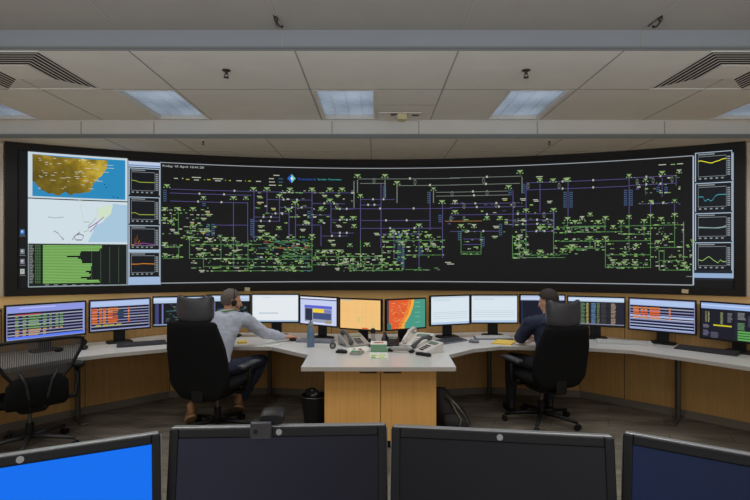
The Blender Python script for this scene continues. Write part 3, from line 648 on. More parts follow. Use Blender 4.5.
# ================================================================== MONITORS
def content(kind, mb, w, h):
    y = [-.0022]
    def r(u0, v0, u1, v1, c, s=.9, lay=0):
        yy = -.0022 - .0007 * lay
        mb.quad(((u0 - .5) * w, yy, (.5 - v1) * h), ((u1 - .5) * w, yy, (.5 - v1) * h), ((u1 - .5) * w, yy, (.5 - v0) * h), ((u0 - .5) * w, yy, (.5 - v0) * h), E(c, s))
    rr = random.Random(len(mb.v) + hash(len(kind)) + ord(kind[0]))
    lav = (158, 160, 205)
    if kind in ('green_table', 'orange_table', 'orange_table_right'):
        hdr = (140, 150, 225) if kind == 'green_table' else (172, 194, 232)
        r(0, 0, 1, 1, (150, 158, 200)); r(.01, .02, .99, .19, hdr, 1, 1); r(.15, .05, .6, .08, (185, 195, 245), 1, 2); r(.01, .205, .99, .95, (22, 24, 52), .9, 1)
        n = 7
        for i in range(n):
            v = .27 + .66 * i / n; r(.012, v, .985, v + .032, lav if i % 3 else (190, 195, 215), .75, 2)
        col = (128, 170, 110) if kind == 'green_table' else (222, 110, 52)
        if kind == 'green_table':
            r(.1, .25, .42, .28, (190, 70, 70), .9, 4)
            for u, q in ((.10, .05), (.19, .05), (.26, .16), (.44, .05), (.52, .04), (.60, .05), (.66, .05)):
                for i in range(9):
                    if u > .5 and i > 6: continue
                    v = .29 + .07 * i; r(u, v, u + q * rr.uniform(.7, 1), v + .042, col if i < 6 else (200, 160, 110), .85, 3)
            r(.01, .90, .99, .97, (90, 120, 240), 1, 3); r(.97, .2, .985, .9, (150, 165, 245), 1, 3)
        else:
            sh = 0 if kind == 'orange_table' else .04
            for u, q in ((.02, .1), (.14, .05), (.20, .055), (.28, .17), (.62 - sh, .03)):
                for i in range(8 if kind == 'orange_table' else 6):
                    v = .25 + .066 * i; r(u + sh, v, u + sh + q * rr.uniform(.85, 1.05), v + .05, (222, rr.randint(95, 135), 52), .9, 3)
            if kind == 'orange_table':
                for u in (.08, .2, .3, .42): r(u, .80, u + .09, .86, (180, 175, 90), .85, 3)
                r(.36, .35, .55, .6, (60, 90, 120), .5, 3)
            else:
                r(.01, .52, .99, .56, (170, 195, 240), 1, 3); r(.01, .62, .99, .64, (200, 210, 235), 1, 3)
                for u in (.12, .2, .3, .42): r(u, .60, u + .09, .63, (200, 150, 110), .8, 4)
                for v in (.75, .85, .93): r(.01, v, .98, v + .02, (170, 190, 235), 1, 3)
    elif kind == 'network':
        r(0, 0, 1, 1, (20, 22, 26)); r(0, .0, 1, .2, (180, 200, 228), 1, 1); r(0, .05, 1, .09, (205, 218, 240), 1, 2); r(.03, .22, .10, .95, (70, 74, 130), .8, 1); r(.16, .22, .19, .95, (130, 135, 200), .8, 1); r(0, .95, 1, 1, (150, 165, 200), .8, 1)
        for i in range(70):
            u = rr.uniform(.24, .95); v = rr.uniform(.24, .9); r(u, v, u + rr.uniform(.01, .07), v + .016, rr.choice([(150, 155, 150), (110, 150, 120), (90, 90, 130), (60, 130, 130)]), .7, 2)
        r(.24, .48, .9, .5, (70, 130, 130), .7, 2)
    elif kind == 'white':
        r(0, 0, 1, 1, (226, 232, 236), 1); r(.0, .0, 1, .05, (214, 224, 232), 1, 1); r(.22, .08, .4, .11, (190, 215, 232), 1, 1); r(.14, .66, .56, .69, (150, 178, 196), 1, 1); r(0, .95, 1, 1, (150, 178, 205), 1, 1)
    elif kind == 'pale_doc':
        r(0, 0, 1, 1, (216, 228, 236), 1); r(0, 0, 1, .06, (196, 210, 224), 1, 1)
        for v in (.1, .14): r(.05, v, .5, v + .015, (180, 198, 212), 1, 1)
        for v in (.56, .62, .7, .78): r(.05, v, .95, v + .015, (182, 200, 212), 1, 1)
        r(0, .92, 1, 1, (176, 200, 226), 1, 1)
    elif kind == 'window':
        r(0, 0, 1, 1, (196, 205, 238), 1); r(0, .06, 1, .10, (70, 86, 140), 1, 1); r(0, 0, 1, .06, (225, 228, 240), 1, 1); r(.12, .30, .88, .92, (160, 168, 190), .9, 1); r(.12, .30, .88, .40, (88, 98, 205), 1, 2); r(.14, .42, .34, .86, (44, 48, 72), .9, 2)
        r(.36, .56, .86, .80, (70, 84, 130), .9, 2); r(.36, .42, .66, .56, (240, 206, 60), 1, 3); r(.68, .44, .86, .54, (120, 130, 190), .9, 3); r(.7, .82, .86, .95, (160, 150, 130), .9, 3); r(.1, .93, .9, .95, (230, 232, 245), 1, 3)
    elif kind == 'peach':
        r(0, 0, 1, 1, (240, 192, 122), 1); r(0, 0, .3, .05, (200, 190, 160), 1, 1)
        for u in (.18, .4, .55, .62, .66, .8): r(u, .1, u + .008, .95, (226, 180, 120), 1, 1)
        for v in (.35, .42, .6, .75): r(.05, v, .95, v + .012, (228, 184, 126), 1, 1)
        r(.44, .62, .5, .78, (206, 196, 110), 1, 2); r(.55, .95, .7, .99, (220, 90, 50), 1, 2); r(.8, .82, .86, .95, (214, 190, 130), 1, 2)
    elif kind == 'heat_map':
        r(0, 0, 1, 1, (222, 92, 48), 1)
        pts = [(.70, 0), (.69, .15), (.66, .3), (.62, .45), (.58, .58), (.52, .7), (.46, .82), (.44, 1)]
        def g(off, c, lay):
            poly = [(u + off, v) for u, v in pts]; yy = -.0022 - .0007 * lay
            for (a, va), (b, vb) in zip(poly[:-1], poly[1:]): mb.quad(((a - .5) * w, yy, (.5 - va) * h), (.5 * w, yy, (.5 - va) * h), (.5 * w, yy, (.5 - vb) * h), ((b - .5) * w, yy, (.5 - vb) * h), E(c, 1))
        g(-.16, (232, 130, 50), 1); g(-.07, (236, 172, 66), 2); g(0, (70, 150, 130), 3)
        r(.0, 0, .04, 1, (60, 70, 70), 1, 4)
        for i in range(70):
            v = rr.uniform(.04, .95); u = rr.uniform(.06, .62 - .2 * v); r(u, v, u + rr.uniform(.02, .09), v + .013, rr.choice([(240, 190, 120), (180, 60, 35), (236, 140, 60)]), 1, 5)
        for v in (.1, .25, .45, .6, .8): r(.72, v, .86, v + .012, (150, 200, 180), 1, 5)
        r(.0, .78, .1, 1, (60, 110, 100), 1, 5)
    elif kind == 'dark':
        r(0, 0, 1, 1, (24, 27, 44)); r(0, 0, 1, .17, (178, 196, 226), 1, 1); r(0, .08, 1, .11, (205, 216, 240), 1, 2); r(.02, .2, .04, .95, (50, 60, 90), .8, 1)
    elif kind == 'columns':
        r(0, 0, 1, 1, (36, 36, 44)); r(0, 0, 1, .15, (186, 206, 232), 1, 1); r(0, .05, 1, .08, (215, 226, 240), 1, 2)
        for u, q, c in ((.18, .13, (106, 140, 100)), (.33, .045, (190, 184, 110)), (.42, .09, (104, 140, 180)), (.52, .05, (110, 134, 86)), (.6, .09, (70, 66, 76)), (.77, .09, (172, 150, 130)), (.9, .09, (40, 42, 64))):
            for i in range(15):
                v = .2 + .05 * i; r(u, v, u + q * rr.uniform(.75, 1.05), v + .034, c, .75, 2)
        for v in (.38, .56, .72): r(.16, v, .88, v + .012, (20, 20, 24), .7, 3)
        r(0, .94, 1, .97, (150, 150, 175), .8, 3)
    elif kind == 'mixed':
        r(0, 0, 1, 1, (28, 28, 40)); r(0, 0, 1, .16, (150, 178, 226), 1, 1); r(0, .05, 1, .08, (190, 206, 240), 1, 2); r(.49, .16, .505, 1, (40, 46, 60), .8, 3)
        for u, q, v0, v1, c in ((.06, .03, .25, .55, (150, 150, 110)), (.1, .025, .25, .55, (176, 176, 130)), (.28, .04, .25, .58, (150, 160, 110)), (.38, .07, .25, .5, (120, 120, 130)), (.03, .10, .62, .72, (130, 125, 150)), (.03, .09, .78, .95, (110, 110, 140)), (.14, .14, .82, .98, (100, 100, 120)), (.52, .12, .22, .4, (140, 140, 140)), (.52, .12, .5, .7, (110, 150, 110)), (.66, .3, .3, .6, (80, 80, 100))):
            v = v0
            while v < v1: r(u, v, u + q * rr.uniform(.7, 1), v + .02, c, .8, 2); v += .034
        r(.18, .60, .44, .64, (196, 186, 40), 1, 3)
        for v in (.72, .79, .86, .93): r(.52, v, .98, v + .05, (96, 170, 86), .9, 3)
    elif kind == 'blue':
        r(0, 0, 1, 1, (0, 108, 236), 1.0)
    else: return False
    return True
def screen_mat_off(c1, c2, name):
    m = bpy.data.materials.new(name); m.use_nodes = True; nt = m.node_tree; b = nt.nodes['Principled BSDF']
    b.inputs['Base Color'].default_value = (0.006, 0.006, 0.008, 1); b.inputs['Roughness'].default_value = 0.3; b.inputs['Specular IOR Level'].default_value = .15
    tc = nt.nodes.new('ShaderNodeTexCoord'); sx = nt.nodes.new('ShaderNodeSeparateXYZ'); nt.links.new(tc.outputs['Object'], sx.inputs[0])
    mr = nt.nodes.new('ShaderNodeMapRange'); mr.inputs['From Min'].default_value = -.28; mr.inputs['From Max'].default_value = .28; nt.links.new(sx.outputs['X'], mr.inputs['Value'])
    cr = nt.nodes.new('ShaderNodeValToRGB'); cr.color_ramp.elements[0].color = rgb(c1); cr.color_ramp.elements[1].color = rgb(c2)
    nt.links.new(mr.outputs['Result'], cr.inputs['Fac']); nt.links.new(cr.outputs['Color'], b.inputs['Emission Color']); b.inputs['Emission Strength'].default_value = .75
    return m
def monitor(PLt, PRt, zt, zb, kind, label, group=None, bez=.013, tilt=0, off=None, silver=False, desk_z=TZ, logo=False, base=(.24, .17)):
    A = Vector((PLt[0], PLt[1], 0)); B = Vector((PRt[0], PRt[1], 0)); w = (B - A).length; c = (A + B) / 2
    yaw = math.atan2(B.y - A.y, B.x - A.x); h = (zt - zb) / math.cos(tilt)
    t = thing('computer_monitor', label, 'monitor', (c.x, c.y, desk_z), yaw, group)
    T = Matrix.Rotation(-tilt, 4, 'X'); zc = (zt + zb) / 2 - desk_z
    def tr(mb, dy=0): 
        mb.v = [tuple(T @ Vector(p) + Vector((0, (h / 2) * math.sin(tilt) * -1 + 0, zc))) for p in mb.v]; return mb
    mb = MB(); d = .03
    mb.box((0, .004 + d / 2, 0), (w, d, h), M_bez)
    for s in (-1, 1): mb.box((s * (w - bez) / 2, .0, 0), (bez, .012, h), M_bez)
    mb.box((0, 0, (h - bez) / 2), (w - 2 * bez, .012, bez), M_bez); mb.box((0, 0, -(h - bez * 1.2) / 2), (w - 2 * bez, .012, bez * 1.2), M_bez)
    mb.box((0, .045, -.02), (w * .55, .03, h * .55), M_bez)
    ho = obj('housing', tr(mb), t, bevel=.003)
    if silver:
        mb = MB(); mb.box((0, .010, h / 2 + .0015), (w - .008, .026, .004), M_silver)
        for s in (-1, 1): mb.box((s * (w / 2 + .001), .014, 0), (.004, .018, h - .01), M_silver)
        obj('silver_edge', tr(mb), t, bevel=.0015)
    if logo:
        mb = MB(); mb.loft([(-.0075, 0, 0, .0075, .0075, 2), (-.004, 0, 0, .0075, .0075, 2)], M_silver, axis='y', n=20)
        mb.v = [(p[0], p[1], p[2] + h / 2 - bez / 2) for p in mb.v]
        q = obj('badge', tr(mb), t, smooth='auto'); q['label'] = 'small round silver badge'
    mb = MB(); sw, sh = w - 2 * bez, h - 2.2 * bez
    if off is not None: mb.quad((-sw / 2, -.001, -sh / 2), (sw / 2, -.001, -sh / 2), (sw / 2, -.001, sh / 2), (-sw / 2, -.001, sh / 2), off)
    else: content(kind, mb, sw, sh)
    so = obj('screen', tr(mb), t, fixn=False)
    mb = MB(); mb.box((0, .075, (zc) / 2 + .01), (.11, .022, zc + .02), M_black); obj('neck', mb, t, bevel=.004)
    mb = MB(); mb.loft([(0, 0, .075, base[0] / 2, base[1] / 2, 5), (.012, 0, .075, base[0] / 2, base[1] / 2, 5), (.018, 0, .075, base[0] / 2 - .01, base[1] / 2 - .01, 5)], M_black, n=28); obj('base', mb, t)
    return t
GM = 'monitors along the curved desk'
mons = [
 ((-3.60, 3.88), (-3.21, 4.30), 1.16, .84, 'peach', 'monitor with a plain peach screen cut off by the left edge of the picture'),
 ((-3.26, 4.40), (-2.83, 4.90), 1.185, .852, 'green_table', 'monitor with blue screen and green table columns above the empty mesh chair'),
 ((-2.815, 4.92), (-2.365, 5.27), 1.185, .86, 'orange_table', 'monitor with orange table columns, left of the man in the pale shirt'),
 ((-2.36, 5.30), (-1.85, 5.44), 1.19, .865, 'network', 'monitor with a dark network screen left of the black headrest'),
 ((-1.845, 5.46), (-1.37, 5.50), 1.20, .87, 'network', 'dark network screen monitor partly behind the head of the pale shirt man'),
 ((-1.362, 5.51), (-.832, 5.50), 1.205, .882, 'white', 'monitor with a plain white screen above the hand of the man in the pale shirt'),
 ((-.828, 5.50), (-.39, 5.22), 1.19, .87, 'window', 'monitor with a purple and yellow window behind the blue bottle'),
 ((-.376, 5.28), (.068, 5.08), 1.18, .85, 'peach', 'monitor with a plain peach orange screen in the middle, left of the red map'),
 ((.112, 5.08), (.54, 5.30), 1.18, .855, 'heat_map', 'monitor with an orange red map and green sea in the middle'),
 ((.588, 5.34), (1.045, 5.50), 1.197, .868, 'pale_doc', 'monitor with a pale lilac document right of the red map'),
 ((1.05, 5.50), (1.575, 5.50), 1.197, .875, 'pale_doc', 'monitor with a pale blue document left of the person in the navy shirt'),
 ((1.59, 5.50), (2.08, 5.46), 1.20, .872, 'dark', 'monitor with a dark blue screen and light header in front of the navy shirt person'),
 ((2.09, 5.44), (2.625, 5.24), 1.19, .865, 'columns', 'monitor with green, yellow and blue columns right of the black headrest'),
 ((2.65, 5.23), (3.105, 4.83), 1.19, .852, 'orange_table_right', 'monitor with orange table columns at right'),
 ((3.125, 4.81), (3.48, 4.33), 1.19, .83, 'mixed', 'monitor with a yellow bar and green block at the right edge'),
]
for a, b, zt, zb, k, lb in mons: monitor(a, b, zt, zb, k, lb, GM)
# the row in the foreground, seen from just above their tops
FZ = 0.73
M_off = screen_mat_off((36, 37, 52), (20, 20, 28), 'dark_screen_violet'); M_off2 = screen_mat_off((16, 17, 21), (28, 28, 31), 'dark_screen_grey'); M_off3 = screen_mat_off((20, 34, 66), (16, 22, 44), 'dark_screen_navy')
g2 = 'foreground monitors'
FT = 1.187
monitor((-1.017, .957), (-.520, 1.212), 1.190, .83, 'blue', 'foreground monitor at left with a bright blue screen', g2, bez=.020, tilt=R(8), silver=True, logo=True)
fm2 = monitor((-.510, 1.245), (.029, 1.27), 1.190, .83, '', 'foreground monitor with a dark violet screen and a webcam on top', g2, bez=.022, tilt=R(8), off=M_off, silver=True, logo=True)
monitor((.042, 1.257), (.566, 1.185), 1.190, .83, '', 'foreground monitor with a black screen right of the webcam', g2, bez=.022, tilt=R(8), off=M_off2, silver=True, logo=True)
monitor((.603, 1.215), (1.052, .911), 1.190, .83, '', 'foreground monitor with a dark navy screen at the right edge', g2, bez=.022, tilt=R(8), off=M_off3, silver=True, logo=True)
near = thing('supervisor_desk', 'near desk carrying the foreground monitors', 'desk', (0, 1.2, 0))
mb = MB(); mb.prism([(-1.5, -.45), (1.5, -.45), (1.5, .15), (.9, .42), (-.9, .42), (-1.5, .15)], .70, .73, M_top); obj('worktop', mb, near)
mb = MB(); mb.box((0, .30, .36), (1.6, .02, .68), M_wood); obj('front_panel', mb, near)
for s in (-1, 1):
    mb = MB(); mb.box((s * 1.3, -.1, .35), (.05, .5, .70), M_steel); obj('leg', mb, near, bevel=.004)
# webcam
wc = thing('webcam', 'small black and grey webcam clipped on top of the foreground monitor', 'webcam', (-.272, 1.262, 1.194), R(2))
mb = MB(); mb.loft([(-.008, .012, .014, .030, .012, 3), (.0, .012, .016, .032, .017, 3), (.03, .012, .020, .030, .016, 3), (.045, .012, .022, .026, .010, 3)], M_black, axis='y', n=24); obj('camera_body', mb, wc, smooth='auto')
mb = MB(); mb.box((-.012, -.020, -.006), (.052, .014, .040), mat('webcam_grey', (58, 58, 63), .3)); mb.box((-.012, -.004, .010), (.046, .03, .006), M_black); obj('clip', mb, wc, bevel=.004)
mb = MB(); mb.loft([(-.0295, -.012 - .012, -.008, .005, .005, 2), (-.026, -.024, -.008, .006, .006, 2)], mat('lens_dark', (30, 34, 40), .1), axis='y', n=16); obj('lens', mb, wc)

# ================================================================== THINGS ON THE DESK
M_key = mat('keyboard_black', (38, 38, 42), .5); M_keyc = mat('keycap_dark', (62, 62, 68), .5); M_kg = mat('keyboard_grey', (110, 112, 122), .5); M_kgc = mat('keycap_grey', (140, 142, 152), .5)
M_ks = mat('keyboard_silver', (178, 178, 178), .4); M_ksc = mat('keycap_white', (205, 205, 203), .5)
def keyboard(x, y, yaw, lb, mats=(None, None), L=.45, Wd=.15):
    m1, m2 = mats; t = thing('keyboard', lb, 'keyboard', (x, y, TZ), R(yaw))
    mb = MB(); mb.add([(-L / 2, -Wd / 2, 0), (L / 2, -Wd / 2, 0), (L / 2, Wd / 2, 0), (-L / 2, Wd / 2, 0), (-L / 2, -Wd / 2, .012), (L / 2, -Wd / 2, .012), (L / 2, Wd / 2, .026), (-L / 2, Wd / 2, .026)],
                      [(0, 3, 2, 1), (4, 5, 6, 7), (0, 1, 5, 4), (2, 3, 7, 6), (0, 4, 7, 3), (1, 2, 6, 5)], m1); obj('body', mb, t, bevel=.003)
    mb = MB(); rows, cols = 5, 18
    for i in range(rows):
        for j in range(cols):
            xx = -L / 2 + .012 + (L - .024) * (j + .5) / cols; yy = -Wd / 2 + .012 + (Wd - .024) * (i + .5) / rows
            mb.box((xx, yy, .012 + .014 * (yy + Wd / 2) / Wd + .003), ((L - .03) / cols * .82, (Wd - .03) / rows * .85, .007), m2)
    q = obj('keys', mb, t)
    return t
keyboard(-2.33, 5.0, 27, 'black keyboard on the desk left of the left operator chair', (M_key, M_keyc))
keyboard(-.62, 5.18, -12, 'grey keyboard behind the blue bottle', (M_kg, M_kgc), .38, .14)
keyboard(.77, 5.17, 38, 'dark grey keyboard turned at an angle right of the white telephones', (M_kg, M_keyc), .40, .15)
keyboard(1.27, 5.375, 3, 'flat grey keyboard under the pale blue document screen', (M_kg, M_ksc), .40, .14)
keyboard(2.53, 5.08, -17, 'silver white keyboard right of the person in the navy shirt', (M_ks, M_ksc), .52, .15)
keyboard(3.09, 4.66, -48, 'black keyboard at the right end of the desk', (M_key, M_keyc), .50, .16)
def mouse(x, y, yaw, lb, m):
    t = thing('computer_mouse', lb, 'mouse', (x, y, TZ), R(yaw)); mb = MB()
    mb.loft([(-.052, 0, .010, .018, .009, 2.3), (-.04, 0, .014, .028, .014, 2.3), (0, 0, .018, .031, .018, 2.3), (.035, 0, .015, .028, .015, 2.3), (.052, 0, .010, .016, .009, 2.3)], m, axis='y', n=16)
    obj('body', mb, t, smooth=True); mb = MB(); mb.tube([(0, .022, .034), (0, .036, .032)], .004, M_kg, n=8); obj('scroll_wheel', mb, t)
p = dk(341.5, 353); mouse(p[0], p[1], 80, 'black computer mouse on the desk tongue left of the green box', M_black)
mouse(-2.78, 4.78, 20, 'black computer mouse near the empty mesh chair', M_black)
p = dk(469, 341); mouse(p[0] + .03, p[1] - .10, 60, 'grey computer mouse left of the flat grey keyboard', M_kg)
mouse(-.865, 5.255, 30, 'dark computer mouse under the right hand of the man in the pale shirt', M_black)
# bottle
M_bot = mat('bottle_blue_grey', (92, 118, 146), .35)
t = thing('water_bottle', 'blue grey water bottle standing on the desk left of the telephones', 'bottle', (-.63, 4.90, TZ))
mb = MB(); mb.loft([(0, 0, 0, .034, .034, 2), (.01, 0, 0, .037, .037, 2), (.15, 0, 0, .037, .037, 2), (.175, 0, 0, .033, .033, 2), (.195, 0, 0, .022, .022, 2), (.205, 0, 0, .020, .020, 2)], M_bot, n=24); obj('body', mb, t, smooth='auto')
mb = MB(); mb.loft([(.203, 0, 0, .024, .024, 2), (.235, 0, 0, .024, .024, 2), (.243, 0, 0, .018, .018, 2)], mat('bottle_cap', (120, 132, 140), .4), n=20); mb.tube([(0, -.018, .238), (0, 0, .262), (0, .018, .238)], .004, M_black, n=6); obj('cap', mb, t, smooth='auto')
# telephones
def arc_pts(c, r, a0, a1, n, plane='yz', x=0):
    return [(x, c[0] + r * math.cos(R(a0 + (a1 - a0) * i / n)), c[1] + r * math.sin(R(a0 + (a1 - a0) * i / n))) for i in range(n + 1)]
def phone(x, y, yaw, lb, m1, m2, s=1.0, handset_up=False):
    t = thing('desk_telephone', lb, 'telephone', (x, y, TZ), R(yaw)); W_, D_ = .21 * s, .20 * s
    mb = MB(); mb.add([(-W_ / 2, -D_ / 2, 0), (W_ / 2, -D_ / 2, 0), (W_ / 2, D_ / 2, 0), (-W_ / 2, D_ / 2, 0), (-W_ / 2, -D_ / 2, .02), (W_ / 2, -D_ / 2, .02), (W_ / 2, D_ / 2, .085 * s), (-W_ / 2, D_ / 2, .085 * s)],
                      [(0, 3, 2, 1), (4, 5, 6, 7), (0, 1, 5, 4), (2, 3, 7, 6), (0, 4, 7, 3), (1, 2, 6, 5)], m1); obj('body', mb, t, bevel=.006)
    mb = MB(); sl = (.085 * s - .02) / D_
    for i in range(4):
        for j in range(3):
            yy = -D_ / 2 + .03 + i * .024 * s; mb.box((.0 + j * .022 * s, yy, .02 + sl * (yy + D_ / 2) + .003), (.015 * s, .014 * s, .008), m2)
    yy = .05 * s; mb.box((.03 * s, yy, .02 + sl * (yy + D_ / 2) + .003), (.10 * s, .04 * s, .006), mat('phone_display', (120, 130, 120), .3), Matrix.Rotation(math.atan(sl), 3, 'X')); obj('keypad', mb, t)
    mb = MB(); hx = -.065 * s; lift = .018
    P = [(hx, -D_ / 2 - .005, .045), (hx, -D_ / 2 + .03, .062), (hx, 0, .085 * s + lift), (hx, D_ / 2 - .03, .11 * s), (hx, D_ / 2 + .005, .10 * s)]
    if handset_up: P = [(q[0], q[1], q[2] + .01) for q in P]
    mb.tube(P, [.016, .019, .014, .019, .016], m2 if m1 is not M_black else M_key, n=10)
    mb.ell((hx, -D_ / 2 + .02, .044), (.024, .026, .018), m2 if m1 is not M_black else M_key); mb.ell((hx, D_ / 2 - .02, .094 * s), (.024, .026, .018), m2 if m1 is not M_black else M_key)
    obj('handset', mb, t, smooth=True)
    mb = MB(); P = []
    for i in range(70):
        u = i / 69; P.append((hx - .02 - .05 * math.sin(u * math.pi) + .006 * math.cos(i * 1.6), -D_ / 2 + .02 + (D_ * .7) * u, .02 + .006 * math.sin(i * 1.6)))
    mb.tube(P, .0022, m2, n=5); obj('cord', mb, t)
    return t
M_pg = mat('phone_silver_grey', (150, 148, 145), .4); M_pw = mat('phone_white', (208, 204, 198), .4); M_pd = mat('phone_dark_grey', (72, 72, 76), .45)
phone(-.21, 5.00, 28, 'silver grey desk telephone left of the green box', M_pg, M_pd, 1.2)
phone(.15, 5.00, -6, 'black desk telephone in front of the red map monitor', M_black, M_pd, .85, True)
phone(.42, 5.00, -30, 'white desk telephone right of the black telephone', M_pw, M_pw, 1.3, True)
phone(.48, 4.66, -58, 'light grey desk telephone with dark buttons nearest the right corner of the desk tongue', M_pw, M_pd, 1.1)
# loose handset
t = thing('radio_handset', 'long silver and black handset lying right of the green box', 'handset', (.24, 4.62, TZ), R(-18))
mb = MB(); mb.tube([(-.11, 0, .022), (-.07, 0, .034), (.05, 0, .036), (.10, 0, .022)], [.018, .021, .021, .018], M_pg, n=12); obj('body', mb, t, smooth=True)
mb = MB(); mb.ell((-.10, 0, .018), (.03, .026, .018), M_black); mb.ell((.10, 0, .018), (.03, .026, .018), M_black); obj('earpieces', mb, t, smooth=True)
t = thing('handheld_receiver', 'small black receiver lying near the right front corner of the desk tongue', 'receiver', (.43, 4.46, TZ), R(-38))
mb = MB(); mb.loft([(-.075, 0, .014, .018, .012, 3), (-.06, 0, .016, .022, .016, 3), (.02, 0, .016, .018, .015, 3), (.07, 0, .014, .021, .013, 3)], M_black, axis='y', n=16); obj('body', mb, t, smooth=True)
t.rotation_euler = (0, 0, R(50))
mb = MB(); mb.box((0, -.04, .032), (.02, .03, .004), M_pg); obj('buttons', mb, t)
# console microphone
t = thing('desk_microphone', 'upright dark microphone with a round head in front of the peach monitor', 'microphone', (-.02, 4.91, TZ))
mb = MB(); mb.loft([(0, 0, 0, .045, .045, 2), (.018, 0, 0, .042, .042, 2), (.024, 0, 0, .02, .02, 2)], M_pd, n=20); obj('base', mb, t, smooth='auto')
mb = MB(); mb.tube([(0, 0, .02), (0, 0, .13)], [.024, .017], M_pg, n=14); obj('stem', mb, t, smooth='auto')
mb = MB(); mb.ell((0, 0, .155), (.028, .024, .028), M_black); obj('microphone_head', mb, t, smooth=True)
# box, leaflet, tray, tape
M_gr = mat('box_green', (108, 152, 120), .6); M_ppr = mat('paper_white', (222, 222, 214), .8)
t = thing('card_box', 'small green and white card box in the middle of the desk tongue', 'box', (.035, 4.70, TZ))
mb = MB(); mb.box((0, 0, .036), (.15, .17, .072), M_gr); mb.box((0, 0, .074), (.152, .172, .005), M_ppr); obj('body', mb, t)
mb = MB(); mb.box((0, 0, .0775), (.09, .06, .002), mat('box_red_print', (190, 110, 95), .7)); obj('printed_label', mb, t)
t = thing('leaflet', 'white leaflet with lime green print lying in front of the green box', 'leaflet', (.035, 4.45, TZ))
mb = MB(); mb.box((0, 0, .002), (.165, .30, .004), M_ppr); obj('sheet', mb, t)
mb = MB()
for x, y, w, l, c in ((-.045, .03, .05, .06, (168, 200, 60)), (.03, .05, .06, .04, (186, 210, 110)), (.02, -.03, .05, .05, (206, 214, 90)), (-.05, -.05, .04, .05, (140, 180, 120)), (0, -.09, .15, .02, (120, 160, 90))): mb.box((x, y - .03, .0045), (w, l, .001), mat('print_%d_%d' % (c[0], c[1]), c, .7))
obj('print', mb, t)
t = thing('pen_tray', 'small pale tray with green and red bits left of the green box', 'tray', (-.165, 4.55, TZ), R(-15))
mb = MB(); mb.box((0, 0, .012), (.10, .13, .024), M_pg); mb.box((-.01, .0, .028), (.06, .08, .012), M_ppr); obj('body', mb, t, bevel=.004)
mb = MB(); mb.box((0, -.045, .03), (.07, .03, .014), M_gr); mb.box((.02, .035, .036), (.03, .02, .01), mat('clip_red', (170, 60, 50), .5)); mb.box((-.035, .03, .036), (.02, .03, .008), M_gr); obj('clips', mb, t, bevel=.002)
t = thing('tape_roll', 'dark roll of tape standing beside the blue bottle', 'tape', (-.405, 4.80, TZ + .031))
mb = MB(); n = 24
for k in range(n):
    a, b = 2 * math.pi * k / n, 2 * math.pi * (k + 1) / n
    q = lambda r, a, y: (r * math.cos(a), y, r * math.sin(a))
    for r0, r1 in ((.031, .014),):
        mb.add([q(r0, a, -.012), q(r0, b, -.012), q(r1, b, -.012), q(r1, a, -.012), q(r0, a, .012), q(r0, b, .012), q(r1, b, .012), q(r1, a, .012)], [(0, 1, 2, 3), (7, 6, 5, 4), (0, 4, 5, 1), (2, 6, 7, 3)], M_pd)
obj('roll', mb, t, smooth='auto'); 
mb = MB(); mb.loft([(-.010, 0, 0, .014, .014, 2), (.010, 0, 0, .014, .014, 2)], M_pg, axis='y', n=16); obj('core', mb, t)
def sheets(name, lb, cat, x, y, w, l, yaw, m, h=.006):
    mb = MB(); mb.box((0, 0, h / 2), (w, l, h), m); o = obj(name, mb); o.location = (x, y, TZ); o.rotation_euler = (0, 0, R(yaw)); tag(o, lb, cat); return o
M_yel = mat('yellow_paper', (226, 190, 84), .8)
t = thing('notepad', 'yellow writing pad left of the person in the navy shirt', 'notepad', (1.33, 5.14, TZ), R(-28))
mb = MB(); mb.box((0, 0, .006), (.20, .27, .012), M_yel); obj('pages', mb, t); mb = MB(); mb.box((0, .125, .0075), (.202, .025, .016), M_key); obj('binding', mb, t)
sheets('paper_sheet', 'white paper sheet near the sleeve of the man in the pale shirt', 'paper', -1.07, 5.06, .21, .29, -25, M_ppr, .003)
sheets('sticky_note_pad', 'small yellow note pad beside the man in the pale shirt', 'note pad', -1.36, 5.12, .09, .10, 20, M_yel, .02)
sheets('paper_sheet', 'white paper sheet under the phones in the middle of the desk', 'paper', -.16, 4.80, .21, .28, 12, M_ppr, .003)
# small speaker by orange monitor
for x, y, lb in ((-2.86, 5.0 - .13, 'small round black speaker under the left monitors'),):
    t = thing('small_speaker', lb, 'speaker', (x + .02, y, TZ)); mb = MB(); mb.loft([(0, 0, 0, .03, .03, 2), (.02, 0, 0, .028, .028, 2)], M_black, n=16); obj('base', mb, t)
    mb = MB(); mb.ell((0, 0, .05), (.034, .034, .036), M_black); obj('driver', mb, t, smooth=True)

# bin and backpack on the floor
t = thing('waste_bin', 'black mesh waste bin left of the cabinet', 'bin', (-.585, 4.86, 0))
M_binm = mat('bin_black', (12, 12, 13), .7)
mb = MB(); n = 24
for i, (z, r) in enumerate([(0, .10), (.30, .135)]): pass
for k in range(n):
    a, b = 2 * math.pi * k / n, 2 * math.pi * (k + 1) / n
    c = lambda r, a, z: (r * math.cos(a), r * math.sin(a), z)
    mb.quad(c(.10, a, 0), c(.10, b, 0), c(.135, b, .27), c(.135, a, .27), M_binm); mb.quad(c(.095, a, .01), c(.095, b, .01), c(.13, b, .27), c(.13, a, .27), M_binm)
mb.poly([(.10 * math.cos(2 * math.pi * k / n), .10 * math.sin(2 * math.pi * k / n), .002) for k in range(n)], M_binm)
obj('body', mb, t, smooth='auto')
mb = MB(); P = [(.134 * math.cos(2 * math.pi * k / n), .134 * math.sin(2 * math.pi * k / n), .27) for k in range(n + 1)]; mb.tube(P, .006, M_steel, n=6, cap=False); obj('rim', mb, t)
mb = MB()
